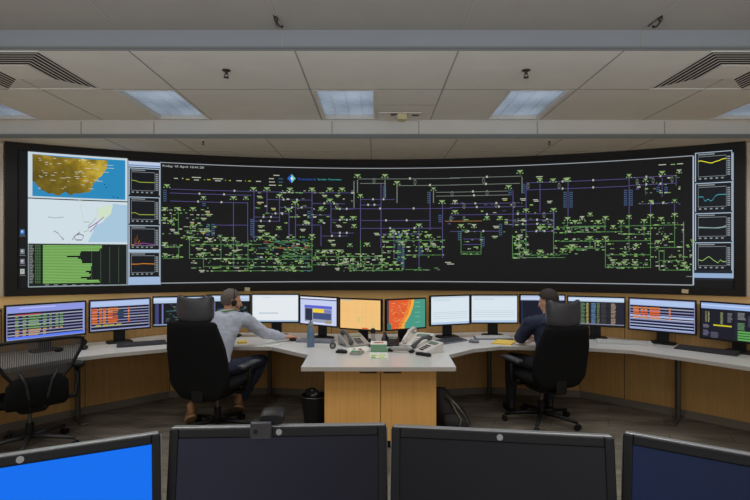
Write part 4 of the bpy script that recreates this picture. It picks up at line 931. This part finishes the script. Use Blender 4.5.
for k in range(7): mb.ell((rnd.uniform(-.06, .06), rnd.uniform(-.06, .06), .26 + rnd.uniform(0, .05)), (.05, .045, .05), mat('bin_liner', (30, 30, 32), .35), nu=10, nv=7)
obj('liner', mb, t, smooth=False)
t = thing('backpack', 'black backpack leaning on the right side of the cabinet', 'backpack', (.71, 4.74, 0))
M_bag = mat('backpack_black', (24, 24, 27), .7, noise_amt=.2, nscale=30, bump=.3)
mb = MB(); mb.loft([(0.0, .02, 0, .15, .13, 3), (.05, .02, 0, .17, .15, 3), (.16, 0, 0, .14, .14, 3), (.27, -.05, .02, .09, .10, 3), (.36, -.09, .03, .05, .05, 3)], M_bag, n=24); obj('body', mb, t, smooth=True)
mb = MB(); mb.loft([(.02, .04, -.15, .11, .05, 3), (.08, .03, -.16, .12, .06, 3), (.17, .0, -.14, .09, .04, 3)], M_bag, n=20); obj('front_pocket', mb, t, smooth=True)
mb = MB(); mb.tube([(-.06, -.09, .33), (.04, -.14, .25), (.12, -.16, .14), (.16, -.15, .05), (.10, -.2, .02)], .011, M_steel, n=6); obj('strap', mb, t, smooth=True)
mb = MB(); mb.tube([(-.02, -.10, .30), (.02, -.15, .22), (.07, -.205, .13), (.05, -.215, .06)], .007, mat('strap_tan', (120, 110, 84), .7), n=6); obj('strap', mb, t, smooth=True)

# ================================================================== CHAIRS
def star_base(t, a0, m=M_black, hubz=.10, rad=.35):
    for k in range(5):
        a = R(a0 + 72 * k); d = Vector((math.cos(a), math.sin(a), 0))
        mb = MB(); mb.tube([d * .02 + Vector((0, 0, hubz)), d * .15 + Vector((0, 0, hubz - .005)), d * rad + Vector((0, 0, hubz - .03))], [.026, .022, .015], m, n=8)
        leg = obj('base_leg', mb, t, smooth=True)
        mb = MB(); p = d * (rad + .0); s = Vector((-d.y, d.x, 0))
        for q in (-1, 1): mb.tube([p + s * q * .010 + Vector((0, 0, .028)), p + s * q * .026 + Vector((0, 0, .028))], .027, M_black, n=16)
        mb.tube([p + Vector((0, 0, .028)), p + Vector((0, 0, hubz - .03))], .008, M_steel, n=8); obj('caster', mb, leg)
def operator_chair(x, y, rz, z0, z1, zt, lb, a0, wmax=.28):
    t = thing('operator_chair', lb, 'chair', (x, y, 0), R(rz), 'black high-back operator chairs')
    star_base(t, a0)
    mb = MB(); mb.tube([(0, 0, .08), (0, 0, .22)], .032, M_black); mb.tube([(0, 0, .20), (0, 0, .36)], .018, M_steel); obj('gas_post', mb, t, smooth='auto')
    mb = MB(); mb.loft([(.33, 0, -.02, .12, .15, 5), (.38, 0, -.02, .15, .18, 5), (.405, 0, -.02, .15, .18, 5)], M_black); mb.tube([(.12, 0, .37), (.24, .02, .36)], .008, M_black); obj('mechanism', mb, t)
    mb = MB(); mb.loft([(-.22, 0, .445, .20, .030, 3), (-.20, 0, .45, .235, .045, 3), (0, 0, .45, .255, .050, 3.5), (.18, 0, .455, .255, .052, 3.5), (.25, 0, .45, .235, .042, 3), (.275, 0, .44, .20, .02, 3)], M_fab, axis='y', n=32); obj('seat', mb, t, smooth=True)
    H = z1 - z0
    prof = [(0, .15, .02, .0), (.03, .20, .035, 0), (.08, .225, .045, 0), (.18, wmax * .97, .052, -.005), (.24, wmax, .052, -.005), (.50, wmax, .055, -.012), (.66, wmax * .97, .055, -.02), (.80, wmax * .90, .05, -.025), (.91, wmax * .84, .046, -.03), (.965, wmax * .82, .040, -.03), (.99, wmax * .79, .028, -.03), (1.0, wmax * .72, .014, -.03)]
    mb = MB(); mb.loft([(z0 + H * u, 0, -.27 + yo - .10 * u * u, hw, hd, 4.5) for u, hw, hd, yo in prof], M_fab, n=40); obj('backrest', mb, t, smooth=True)
    mb = MB(); mb.loft([(z0 + H * u, 0, -.225 + yo - .10 * u * u, hw * .72, .03, 4) for u, hw, hd, yo in prof[1:-1]], M_fab, n=28); obj('back_cushion', mb, t, smooth=True)
    # winged headrest lying across the top
    hh = zt - z1 - .005; mb = MB(); secs = []
    for k in range(17):
        u = -1 + 2 * k / 16; xx = u * .172; top = zt - .040 * (1 - abs(u) ** 2.2) - (.03 if abs(u) == 1 else (.006 if abs(u) > .86 else 0)); bot = z1 - .012 + .01 * abs(u) + (.03 if abs(u) == 1 else 0)
        secs.append((xx, -.385 + .045 * u * u, (top + bot) / 2, .038 if abs(u) < 1 else .022, (top - bot) / 2, 3.2))
    mb.loft(secs, M_lea, axis='x', n=26); obj('headrest', mb, t, smooth=True)
    for s in (-1, 1):
        mb = MB(); mb.tube([(s * .15, .02, .39), (s * .315, .02, .39), (s * .335, -.01, .50), (s * .335, -.02, .615)], [.018, .020, .020, .018], M_black, n=10); br = obj('arm_bracket', mb, t, smooth=True)
        mb = MB(); mb.loft([(-.17, s * .335, .635, .030, .013, 3), (-.15, s * .335, .640, .042, .020, 3), (.10, s * .335, .640, .044, .020, 3), (.16, s * .330, .632, .036, .016, 3)], M_lea, axis='y', n=20); obj('armrest', mb, t, smooth=True)
    mb = MB(); mb.box((0, -.24, .36), (.10, .16, .03), M_black); mb.box((0, -.315, .46), (.11, .016, .20), M_black); obj('back_bracket', mb, t, bevel=.005)
    return t
operator_chair(-1.46, 4.64, -15, .36, 1.062, 1.30, 'black high-back chair with the man in the pale shirt sitting in it', -62, .285)
operator_chair(1.625, 4.88, 15, .40, .985, 1.238, 'black high-back chair with the person in the navy shirt sitting in it', -58, .272)

# mesh task chair
def mesh_mat():
    m = bpy.data.materials.new('chair_mesh_weave'); m.use_nodes = True; nt = m.node_tree; b = nt.nodes['Principled BSDF']
    b.inputs['Base Color'].default_value = rgb((44, 44, 48)); b.inputs['Roughness'].default_value = .6
    tc = nt.nodes.new('ShaderNodeTexCoord'); w = nt.nodes.new('ShaderNodeTexWave'); w.inputs['Scale'].default_value = 22; w.bands_direction = 'X'; w.inputs['Distortion'].default_value = .3
    nt.links.new(tc.outputs['Object'], w.inputs['Vector'])
    mr = nt.nodes.new('ShaderNodeMapRange'); mr.inputs['To Min'].default_value = .60; mr.inputs['To Max'].default_value = .97; nt.links.new(w.outputs['Fac'], mr.inputs['Value']); nt.links.new(mr.outputs['Result'], b.inputs['Alpha'])
    cr = nt.nodes.new('ShaderNodeValToRGB'); cr.color_ramp.elements[0].color = rgb((26, 26, 28)); cr.color_ramp.elements[1].color = rgb((78, 78, 80)); nt.links.new(w.outputs['Fac'], cr.inputs['Fac']); nt.links.new(cr.outputs['Color'], b.inputs['Base Color'])
    return m
M_mesh = mesh_mat()
t = thing('mesh_chair', 'empty black mesh-backed office chair at the left edge', 'chair', (-2.90, 4.20, 0), R(46))
star_base(t, 50 - 18, mat('chair_graphite', (44, 44, 46), .4), .11, .36)
mb = MB(); mb.tube([(0, 0, .09), (0, 0, .22)], .030, M_black); mb.tube([(0, 0, .2), (0, 0, .38)], .017, M_steel); obj('gas_post', mb, t, smooth='auto')
mb = MB(); mb.loft([(.34, 0, -.03, .10, .14, 4), (.40, 0, -.03, .14, .17, 4)], M_black); obj('mechanism', mb, t)
out = [(0, .955, 0), (.14, .955, .01), (.25, .95, .02), (.31, .935, .035), (.318, .90, .035), (.30, .85, .03), (.265, .78, .02), (.225, .70, .012), (.17, .63, .0), (.10, .59, -.01), (0, .578, -.012)]
def by(z, u): return -.24 - .16 * max(0, (z - .45)) - 0.03 * (1 - (u / .32) ** 2)
full = [(x, by(z, x), z) for x, z, _ in out] + [(-x, by(z, x), z) for x, z, _ in out[-2:0:-1]]
mb = MB(); mb.tube(full + [full[0]], .013, M_black, n=8, cap=False); obj('back_frame', mb, t, smooth=True)
mb = MB(); rows = 10
def halfw(z):
    pts = [(.955, .20), (.93, .312), (.90, .318), (.85, .30), (.78, .265), (.70, .225), (.63, .17), (.59, .10), (.578, .03)]
    for (a, wa), (b, wb) in zip(pts[:-1], pts[1:]):
        if b <= z <= a: return wa + (wb - wa) * (a - z) / (a - b)
    return .05
zs = [.955 - (.955 - .578) * i / 14 for i in range(15)]; nx = 14
vs = []
for z in zs:
    for j in range(nx + 1): x = -halfw(z) + 2 * halfw(z) * j / nx; vs.append((x, by(z, x) + .002, z))
mb.add(vs, [(i * (nx + 1) + j, i * (nx + 1) + j + 1, (i + 1) * (nx + 1) + j + 1, (i + 1) * (nx + 1) + j) for i in range(14) for j in range(nx)], M_mesh); obj('mesh_back', mb, t, smooth=True)
mb = MB(); mb.loft([(.40, 0, -.235, .20, .02, 4), (.44, 0, -.255, .225, .03, 4), (.60, 0, -.28, .215, .03, 4), (.66, 0, -.285, .16, .02, 4)], M_fab, n=28); obj('lumbar_pad', mb, t, smooth=True)
mb = MB()
for s in (-1, 1): mb.tube([(s * .04, -.10, .38), (s * .05, -.25, .40), (s * .07, -.30, .52), (s * .09, -.31, .62), (s * .13, -.315, .70)], .010, mat('chair_graphite', (60, 60, 62), .4), n=8)
mb.ell((.13, -.335, .86), (.035, .01, .02), M_black); obj('spine', mb, t, smooth=True)
mb = MB(); mb.loft([(-.21, 0, .43, .19, .02, 3), (-.18, 0, .435, .22, .035, 3), (.15, 0, .44, .235, .035, 3), (.24, 0, .43, .22, .025, 3)], M_fab, axis='y', n=28); obj('seat', mb, t, smooth=True)
for s in (-1, 1):
    mb = MB(); mb.tube([(s * .14, -.10, .40), (s * .31, -.12, .42), (s * .33, -.10, .55), (s * .33, -.06, .66)], [.018, .022, .02, .018], M_black, n=10); obj('arm_post', mb, t, smooth=True)
    mb = MB(); mb.loft([(-.16, s * .33, .675, .035, .018, 3), (-.13, s * .33, .68, .048, .026, 3), (.10, s * .32, .68, .046, .022, 3), (.15, s * .315, .675, .03, .014, 3)], M_black, axis='y', n=18); obj('armrest', mb, t, smooth=True)
# ================================================================== PEOPLE
M_skin = mat('skin', (196, 142, 112), .55, noise_amt=.05, nscale=30); M_skin2 = mat('skin_fair', (204, 152, 126), .55, noise_amt=.05, nscale=30)
def wrinkle(o, s=.022, size=.07):
    tx = bpy.data.textures.new('cloth_folds', 'CLOUDS'); tx.noise_scale = size; tx.noise_depth = 1
    q = o.modifiers.new('folds', 'DISPLACE'); q.texture = tx; q.strength = s; q.mid_level = .5; q.texture_coords = 'LOCAL'
    k = o.modifiers.new('soften', 'SMOOTH'); k.iterations = 2; k.factor = .5
def V(*a): return Vector(a)
def frame_of(fwd, up=(0, 0, 1)):
    f = Vector(fwd).normalized(); u = Vector(up); r = f.cross(u).normalized(); u = r.cross(f).normalized()
    return Matrix((r, f, u)).transposed()          # columns: right, forward, up
def head(mb, c, F, m, s=1.0):
    P = lambda x, y, z: Vector(c) + F @ (Vector((x, y, z)) * s)
    mb.ell(P(0, -.012, .022), (.074 * s, .092 * s, .092 * s), m, F, 20, 14)      # skull
    mb.ell(P(0, .028, -.035), (.058 * s, .062 * s, .078 * s), m, F, 18, 12)     # face and jaw
    mb.ell(P(0, .058, -.092), (.026 * s, .024 * s, .020 * s), m, F)            # chin
    mb.ell(P(0, .070, .022), (.050 * s, .016 * s, .012 * s), m, F)             # brow
    mb.cap(P(0, .086, .008), .009 * s, P(0, .106, -.026), .013 * s, m)         # nose
    for q in (-1, 1):
        mb.ell(P(q * .038, .062, -.022), (.020 * s, .018 * s, .018 * s), m, F)
        mb.ell(P(q * .076, -.006, -.012), (.009 * s, .019 * s, .031 * s), m, F)  # ears
    mb.ell(P(0, .080, -.058), (.022 * s, .010 * s, .006 * s), m, F); mb.ell(P(0, .078, -.068), (.020 * s, .010 * s, .006 * s), m, F)
def eyes(c, F, parent, l, s=1.0):
    for q in (-1, 1):
        mb = MB(); p = Vector(c) + F @ (Vector((q * .030, .0775, -.002)) * s); mb.ell(p, (.011, .008, .007), mat('eye_white', (220, 215, 208), .3), F); p2 = Vector(c) + F @ (Vector((q * .030, .0845, -.002)) * s); mb.ell(p2, (.0055, .003, .0055), mat('iris_dark', (40, 28, 20), .3), F)
        obj('eye', shift(mb, l), parent, smooth=True)
def hair(c, F, m, s=1.0, thick=1.04, parent=None, l=None, name='hair', z=.028, y=-.02, rz=.094):
    mb = MB(); nu, nv = 36, 22; cc = Vector(c) + F @ (Vector((0, y, z)) * s)
    keep = []
    vs = []
    for j in range(nv + 1):
        ph = math.pi / 2 - math.pi * j / nv
        for k in range(nu):
            t = 2 * math.pi * k / nu; lx, ly, lz = math.cos(ph) * math.cos(t), math.cos(ph) * math.sin(t), math.sin(ph)
            q = Vector((.077 * thick * lx, .094 * thick * ly, rz * thick * lz)) * s * (1 + .012 * noise.noise(Vector((lx, ly, lz)) * 9))
            vs.append(cc + F @ q)
    def ok(j, k):
        ph = math.pi / 2 - math.pi * (j + .5) / nv; t = 2 * math.pi * (k + .5) / nu
        ly, lz = math.cos(ph) * math.sin(t), math.sin(ph)
        lx = abs(math.cos(ph) * math.cos(t))
        if lz > .62: return True
        if ly > .55 - .0: return lz > .45
        if ly > .12: return lz > -.02 + (ly - .12) * 1.0
        if ly > -.15: return lz > -.05
        return lz > -.72
    fs = [(j * nu + k, j * nu + (k + 1) % nu, (j + 1) * nu + (k + 1) % nu, (j + 1) * nu + k) for j in range(nv) for k in range(nu) if ok(j, k)]
    mb.add(vs, fs, m); o = obj(name, shift(mb, l), parent, smooth=True)
    sd = o.modifiers.new('thickness', 'SOLIDIFY'); sd.thickness = .006; sd.offset = -1
    return o
def hand(mb, w, d, up, side, m, curl=.5, s=1.0):
    "w wrist, d pointing direction, up back-of-hand normal, side +1 thumb on the right of d, -1 left"
    F = frame_of(d, up); P = lambda x, y, z: Vector(w) + F @ (Vector((x, y, z)) * s)
    mb.ell(P(0, .045, 0), (.040 * s, .052 * s, .016 * s), m, F, 16, 10); mb.cap(P(0, -.02, 0), .026 * s, P(0, .02, 0), .025 * s, m)
    L = [.068, .078, .074, .058]
    for i in range(4):
        x = side * (.030 - .020 * i); l = L[i]; a = P(x, .080 - .006 * abs(i - 1), .002)
        b = a + F @ (Vector((side * (.006 - .004 * i), l * .42 * math.cos(curl * .5), -l * .42 * math.sin(curl * .5))) * s)
        c = b + F @ (Vector((0, l * .33 * math.cos(curl * 1.2), -l * .33 * math.sin(curl * 1.2))) * s)
        e = c + F @ (Vector((0, l * .25 * math.cos(curl * 1.8), -l * .25 * math.sin(curl * 1.8))) * s)
        mb.cap(a, .0092 * s, b, .0086 * s, m); mb.cap(b, .0086 * s, c, .008 * s, m); mb.cap(c, .008 * s, e, .0066 * s, m)
    a = P(side * .030, .018, -.004); b = P(side * .058, .046, -.014); c = P(side * .062, .078, -.020); e = P(side * .056, .098, -.024)
    mb.cap(a, .014 * s, b, .0115 * s, m); mb.cap(b, .011 * s, c, .0095 * s, m); mb.cap(c, .0095 * s, e, .008 * s, m)
def shoe(mb, heel, toe, m, w=.048):
    h = Vector(heel); t = Vector(toe); d = (t - h).normalized(); F = frame_of(d); M = F
    P = lambda x, y, z: h + F @ Vector((x, y, z)); L = (t - h).length
    mb.ell(P(0, .035, .035), (w * .85, .05, .042), m, M); mb.ell(P(0, L * .5, .03), (w * .95, L * .36, .034), m, M); mb.ell(P(0, L - .06, .022), (w, .065, .028), m, M)
    mb.cap(P(0, .03, .05), .040, P(0, .035, .09), .042, m)
def sole(mb, heel, toe, m, w=.050):
    h = Vector(heel); t = Vector(toe); d = (t - h).normalized(); F = frame_of(d); L = (t - h).length
    mb2 = MB(); mb2.loft([(-.008, 0, L * .5, w, L * .5 + .008, 2.6), (.012, 0, L * .5, w, L * .5 + .008, 2.6)], m, n=28)
    mb.add([h + F @ Vector(p) for p in mb2.v], mb2.f, m)

# ---- man in the pale shirt, leaning right with his hand on the mouse
L0 = (-1.50, 4.66, .50)
man = thing('person', 'seated man in a pale blue grey shirt and dark jeans reaching right for a mouse', 'person', L0)
HC = V(-1.415, 4.94, 1.172); HF = frame_of((.80, .56, -.20))
hipL, hipR = V(-1.60, 4.62, .565), V(-1.41, 4.62, .565)
shL, shR = V(-1.62, 4.83, 1.0), V(-1.275, 4.90, 1.0)
elR, wrR = V(-1.11, 5.04, .84), V(-.935, 5.205, .778)
elL, wrL = V(-1.74, 4.98, .84), V(-1.62, 5.22, .775)
knR, anR = V(-1.15, 5.06, .56), V(-1.32, 5.05, .20)
knL, anL = V(-1.70, 5.04, .55), V(-1.72, 4.93, .22)
body = MB(); m = M_skin
head(body, HC, HF, m); neckb = V(-1.445, 4.875, 1.035)
body.cap(neckb, .060, HC + V(-.01, -.02, -.06), .054, m)
def torso(mb, hL, hR, sL, sR, neck, m, g=0.0, belly=.125):
    hc = (hL + hR) / 2; sc = (sL + sR) / 2; ax = (sR - sL).normalized()
    for k in range(25):
        u = k / 24; c = hc.lerp(sc, u); w = .155 - .03 * math.sin(u * math.pi) + .02 * u; dpt = belly * (1 - u) + .105 * u
        Fm = Matrix((ax, ax.cross(Vector((0, 0, 1))).normalized() * -1, Vector((0, 0, 1)))).transposed()
        mb.ell(c, (w + g, dpt + g, .085), m, Fm, 18, 10)
    mb.cap(sL.lerp(sc, .12), .062 + g, sc + V(0, 0, .02), .078 + g, m); mb.cap(sR.lerp(sc, .12), .062 + g, sc + V(0, 0, .02), .078 + g, m)
    mb.cap(sc + V(0, 0, .0), .08 + g, neck, .060 + g * .5, m)
torso(body, hipL, hipR, shL, shR, neckb, m, -.012)
for a, b, c in ((shR, elR, wrR), (shL, elL, wrL)): body.cap(a, .045, b, .037, m); body.cap(b, .036, c, .025, m)
for a, b, c in ((hipR, knR, anR), (hipL, knL, anL)): body.cap(a, .075, b, .05, m); body.cap(b, .048, c, .034, m); 
hd = V(.84, .54, -.06); hand(body, wrR + hd.normalized() * .015, hd, (0, 0, 1), -1, m, .45)
hand(body, wrL + V(.01, .02, 0), V(.35, .94, -.05), (0, 0, 1), 1, m, .5)
for an, tdir in ((anR, V(-.30, -.0, 0)), (anL, V(.0, 0, 0))): pass
obj('body', shift(body, L0), man, remesh=.006, smooth_it=3)
eyes(HC, HF, man, L0)
M_hg = mat('hair_grey_brown', (98, 90, 82), .85, noise_amt=.35, nscale=120, bump=.3)
hair(HC, HF, M_hg, 1.0, 1.03, man, L0)
M_shirt = mat('shirt_pale_blue_grey', (178, 183, 198), .8, noise_amt=.05, nscale=18, bump=.15)
sh = MB(); torso(sh, hipL + V(0, 0, .03), hipR + V(0, 0, .03), shL, shR, neckb + V(0, 0, -.02), M_shirt, .006, .13)
sh.cap(shR, .070, shR.lerp(elR, .5), .065, M_shirt); sh.cap(shR.lerp(elR, .5), .065, elR, .057, M_shirt); sh.cap(elR, .056, elR.lerp(wrR, .55), .050, M_shirt); sh.cap(elR.lerp(wrR, .5), .051, wrR + (elR - wrR) * .08, .036, M_shirt)
sh.cap(shL, .062, elL, .048, M_shirt); sh.cap(elL, .048, wrL, .034, M_shirt)
for u, r in ((.3, .069), (.62, .066), (.9, .062)): sh.ell(shR.lerp(elR, u) + V(0, 0, .002), (r, r, .018), M_shirt)
for u, r in ((.15, .059), (.38, .056), (.6, .053), (.85, .043)): sh.ell(elR.lerp(wrR, u), (.018, r, r), M_shirt, Matrix.Rotation(R(40), 3, 'Z'))
wrinkle(obj('shirt', shift(sh, L0), man, remesh=.007, smooth_it=4))
mb = MB(); cc = neckb + V(.006, .010, .046); n = 24
P = [cc + V(.060 * math.cos(2 * math.pi * k / n), .058 * math.sin(2 * math.pi * k / n), .012 * math.sin(2 * math.pi * k / n + 2)) for k in range(n + 1)]
mb.tube(P, .015, M_shirt, n=8, cap=False); obj('collar', shift(mb, L0), man, smooth=True)
mb = MB(); P = [cc + V(.072 * math.cos(2 * math.pi * k / n), .072 * math.sin(2 * math.pi * k / n), .004 + .012 * math.sin(2 * math.pi * k / n + 2)) for k in range(n + 1)]
mb.tube(P, .0065, mat('lanyard_green', (110, 150, 50), .6), n=6, cap=False); o = obj('lanyard', shift(mb, L0), man, smooth=True); o['label'] = 'green lanyard round the neck'
M_jean = mat('dark_blue_jeans', (30, 38, 58), .8, noise_amt=.15, nscale=60)
tr_ = MB(); 
for k in range(5): tr_.ell(hipL.lerp(hipR, k / 4), (.09, .115, .085), M_jean)
for a, b, c in ((hipR, knR, anR), (hipL, knL, anL)): tr_.cap(a, .088, b, .066, M_jean); tr_.cap(b, .066, b.lerp(c, .5), .060, M_jean); tr_.cap(b.lerp(c, .5), .060, c + V(0, 0, .02), .050, M_jean)
wrinkle(obj('jeans', shift(tr_, L0), man, remesh=.008, smooth_it=4))
M_shoe = mat('tan_leather_shoe', (160, 114, 76), .5); M_sole = mat('shoe_sole_tan', (170, 138, 104), .7)
def tucked_shoe(name_parent, an, toe, l):
    # heel raised behind, toe on the floor in front; the sole faces back
    heel = an + V(0, -.03, -.075); mb = MB(); shoe(mb, heel, toe, M_shoe); s = obj('shoe', shift(mb, l), name_parent, remesh=.006, smooth_it=3)
    mb = MB(); sole(mb, heel + V(0, -.006, -.012), toe + (V(0, -.006, -.006)), M_sole); obj('sole', shift(mb, l), s, smooth='auto')
tucked_shoe(man, V(-1.36, 4.98, .22), V(-1.39, 5.16, .025), L0)
tucked_shoe(man, V(-1.70, 4.70, .215), V(-1.80, 4.84, .02), L0)
bm_ = None
# headset worn by the man
hs = thing('headset', 'black telephone headset worn by the man in the pale shirt', 'headset', tuple(HC))
F = HF; mb = MB(); P = []
for k in range(19):
    a = math.pi * k / 18; P.append(F @ V(.090 * math.cos(a), -.012, .0 + .122 * math.sin(a)))
mb.tube(P, .005, M_black, n=8); obj('headband', mb, hs, smooth=True)
for q in (-1, 1):
    mb = MB(); mb.ell(F @ V(q * .090, -.006, -.010), (.014, .028, .032), M_black, F); obj('ear_cushion', mb, hs, smooth=True)
mb = MB(); mb.tube([F @ V(.094, .0, -.02), F @ V(.088, .045, -.050), F @ V(.060, .088, -.066)], [.005, .004, .004], M_black, n=6); mb.ell(F @ V(.056, .092, -.067), (.010, .014, .009), M_black, F); obj('microphone_boom', mb, hs, smooth=True)

# ---- person in the navy shirt, seen from behind, looking left
L1 = (1.71, 4.82, .50)
wom = thing('person', 'seated person in a navy short-sleeved shirt with short dark hair, arms on the desk', 'person', L1)
HC = V(1.725, 5.00, 1.16); HF = frame_of((-.62, .76, -.22))
hipL, hipR = V(1.60, 4.80, .565), V(1.79, 4.80, .565)
shL, shR = V(1.53, 4.90, .955), V(1.89, 4.95, .955)
elL, wrL = V(1.445, 5.02, .785), V(1.62, 5.20, .775)
elR, wrR = V(2.02, 5.05, .79), V(1.86, 5.24, .775)
knL, anL = V(1.42, 5.20, .55), V(1.42, 5.22, .13)
knR, anR = V(1.86, 5.22, .55), V(1.84, 5.28, .13)
neckb = V(1.71, 4.93, 1.01); m = M_skin2; body = MB(); head(body, HC, HF, m, .95); body.cap(neckb, .058, HC + V(.01, -.02, -.06), .052, m)
torso(body, hipL, hipR, shL, shR, neckb, m, -.012, .10)
for a, b, c in ((shR, elR, wrR), (shL, elL, wrL)): body.cap(a, .044, b, .037, m); body.cap(b, .037, c, .025, m)
for a, b, c in ((hipR, knR, anR), (hipL, knL, anL)): body.cap(a, .072, b, .05, m); body.cap(b, .048, c, .034, m)
hand(body, wrL + V(.01, .02, 0), V(.55, .83, -.04), (0, 0, 1), 1, m, .5); hand(body, wrR + V(-.01, .02, 0), V(-.45, .88, -.04), (0, 0, 1), -1, m, .5)
obj('body', shift(body, L1), wom, remesh=.006, smooth_it=3); eyes(HC, HF, wom, L1, .95)
M_hb = mat('hair_dark_brown', (46, 38, 32), .8, noise_amt=.3, nscale=90, bump=.4)
hair(HC, HF, M_hb, .98, 1.14, wom, L1, z=.030, y=-.020)
M_navy = mat('shirt_navy', (28, 36, 62), .8, noise_amt=.10, nscale=22, bump=.15)
sh = MB(); torso(sh, hipL + V(0, 0, .03), hipR + V(0, 0, .03), shL, shR, neckb + V(0, 0, -.03), M_navy, .010, .11)
for a, b in ((shL, elL), (shR, elR)): sh.cap(a, .078, a.lerp(b, .5), .072, M_navy); sh.cap(a.lerp(b, .5), .072, a.lerp(b, .9), .060, M_navy)
wrinkle(obj('shirt', shift(sh, L1), wom, remesh=.007, smooth_it=4))
M_trs = mat('black_trousers', (24, 26, 34), .8)
tr_ = MB()
for k in range(5): tr_.ell(hipL.lerp(hipR, k / 4), (.09, .115, .085), M_trs)
for a, b, c in ((hipR, knR, anR), (hipL, knL, anL)): tr_.cap(a, .086, b, .070, M_trs); tr_.cap(b, .070, b.lerp(c, .5), .064, M_trs); tr_.cap(b.lerp(c, .5), .062, c, .052, M_trs)
obj('trousers', shift(tr_, L1), wom, remesh=.008, smooth_it=4)
M_bsh = mat('black_leather_shoe', (24, 22, 22), .45)
for an in (anL, anR):
    mb = MB(); hl = V(an.x, an.y - .045, .015); tt = V(an.x, an.y + .21, .015); shoe(mb, hl, tt, M_bsh); s = obj('shoe', shift(mb, L1), wom, remesh=.006, smooth_it=3)
    mb = MB(); sole(mb, hl + V(0, 0, -.005), tt + V(0, 0, -.005), M_bsh); obj('sole', shift(mb, L1), s)

# ================================================================== LIGHT, WORLD, CAMERA
def area(name, loc, size, energy, col=(1, 1, 1), spread=180, rot=(0, 0, 0)):
    l = bpy.data.lights.new(name, 'AREA'); l.shape = 'RECTANGLE'; l.size, l.size_y = size; l.energy = energy; l.color = col; l.spread = R(spread)
    o = bpy.data.objects.new(name, l); COL.objects.link(o); o.location = loc; o.rotation_euler = rot; return o
for a, b in FX: area('ceiling_lamp', ((a + b) / 2, (FY0 + FY1) / 2 - .1, Z2 - .012), (.5, .55), KF, (.93, .97, 1), 120)
for x in (-3.6, -1.2, 1.2, 3.6):
    for y in (2.2, 0.2, -1.8): area('ceiling_lamp', (x, y, Z1 - .012), (.5, 1.1), KN, (1, .97, .92), 140)
area('upward_fill', (0, 1.2, 1.95), (9, 2.2), KU, (.94, .97, 1), 180, (R(180 - 25), 0, 0))  # unseen fill added to brighten the ceiling from below
area('rear_fill_light', (0, -3.0, 1.9), (9, 1.6), KR, (.95, .98, 1), 180, (R(90), 0, 0))  # unseen fill added behind the camera to lift the low parts
w = bpy.data.worlds.new('world'); SC.world = w; w.use_nodes = True
w.node_tree.nodes['Background'].inputs[0].default_value = (.5, .5, .52, 1); w.node_tree.nodes['Background'].inputs[1].default_value = .3
cam = bpy.data.cameras.new('camera'); co = bpy.data.objects.new('camera', cam); COL.objects.link(co); SC.camera = co
co.location = (0, 0, EYE); co.rotation_euler = (R(90), 0, 0); cam.sensor_width = 36; cam.lens = 24; cam.shift_y = .008; cam.clip_start = .05
SC.view_settings.view_transform = 'Standard'; SC.view_settings.look = 'None'; SC.view_settings.exposure = EXPO
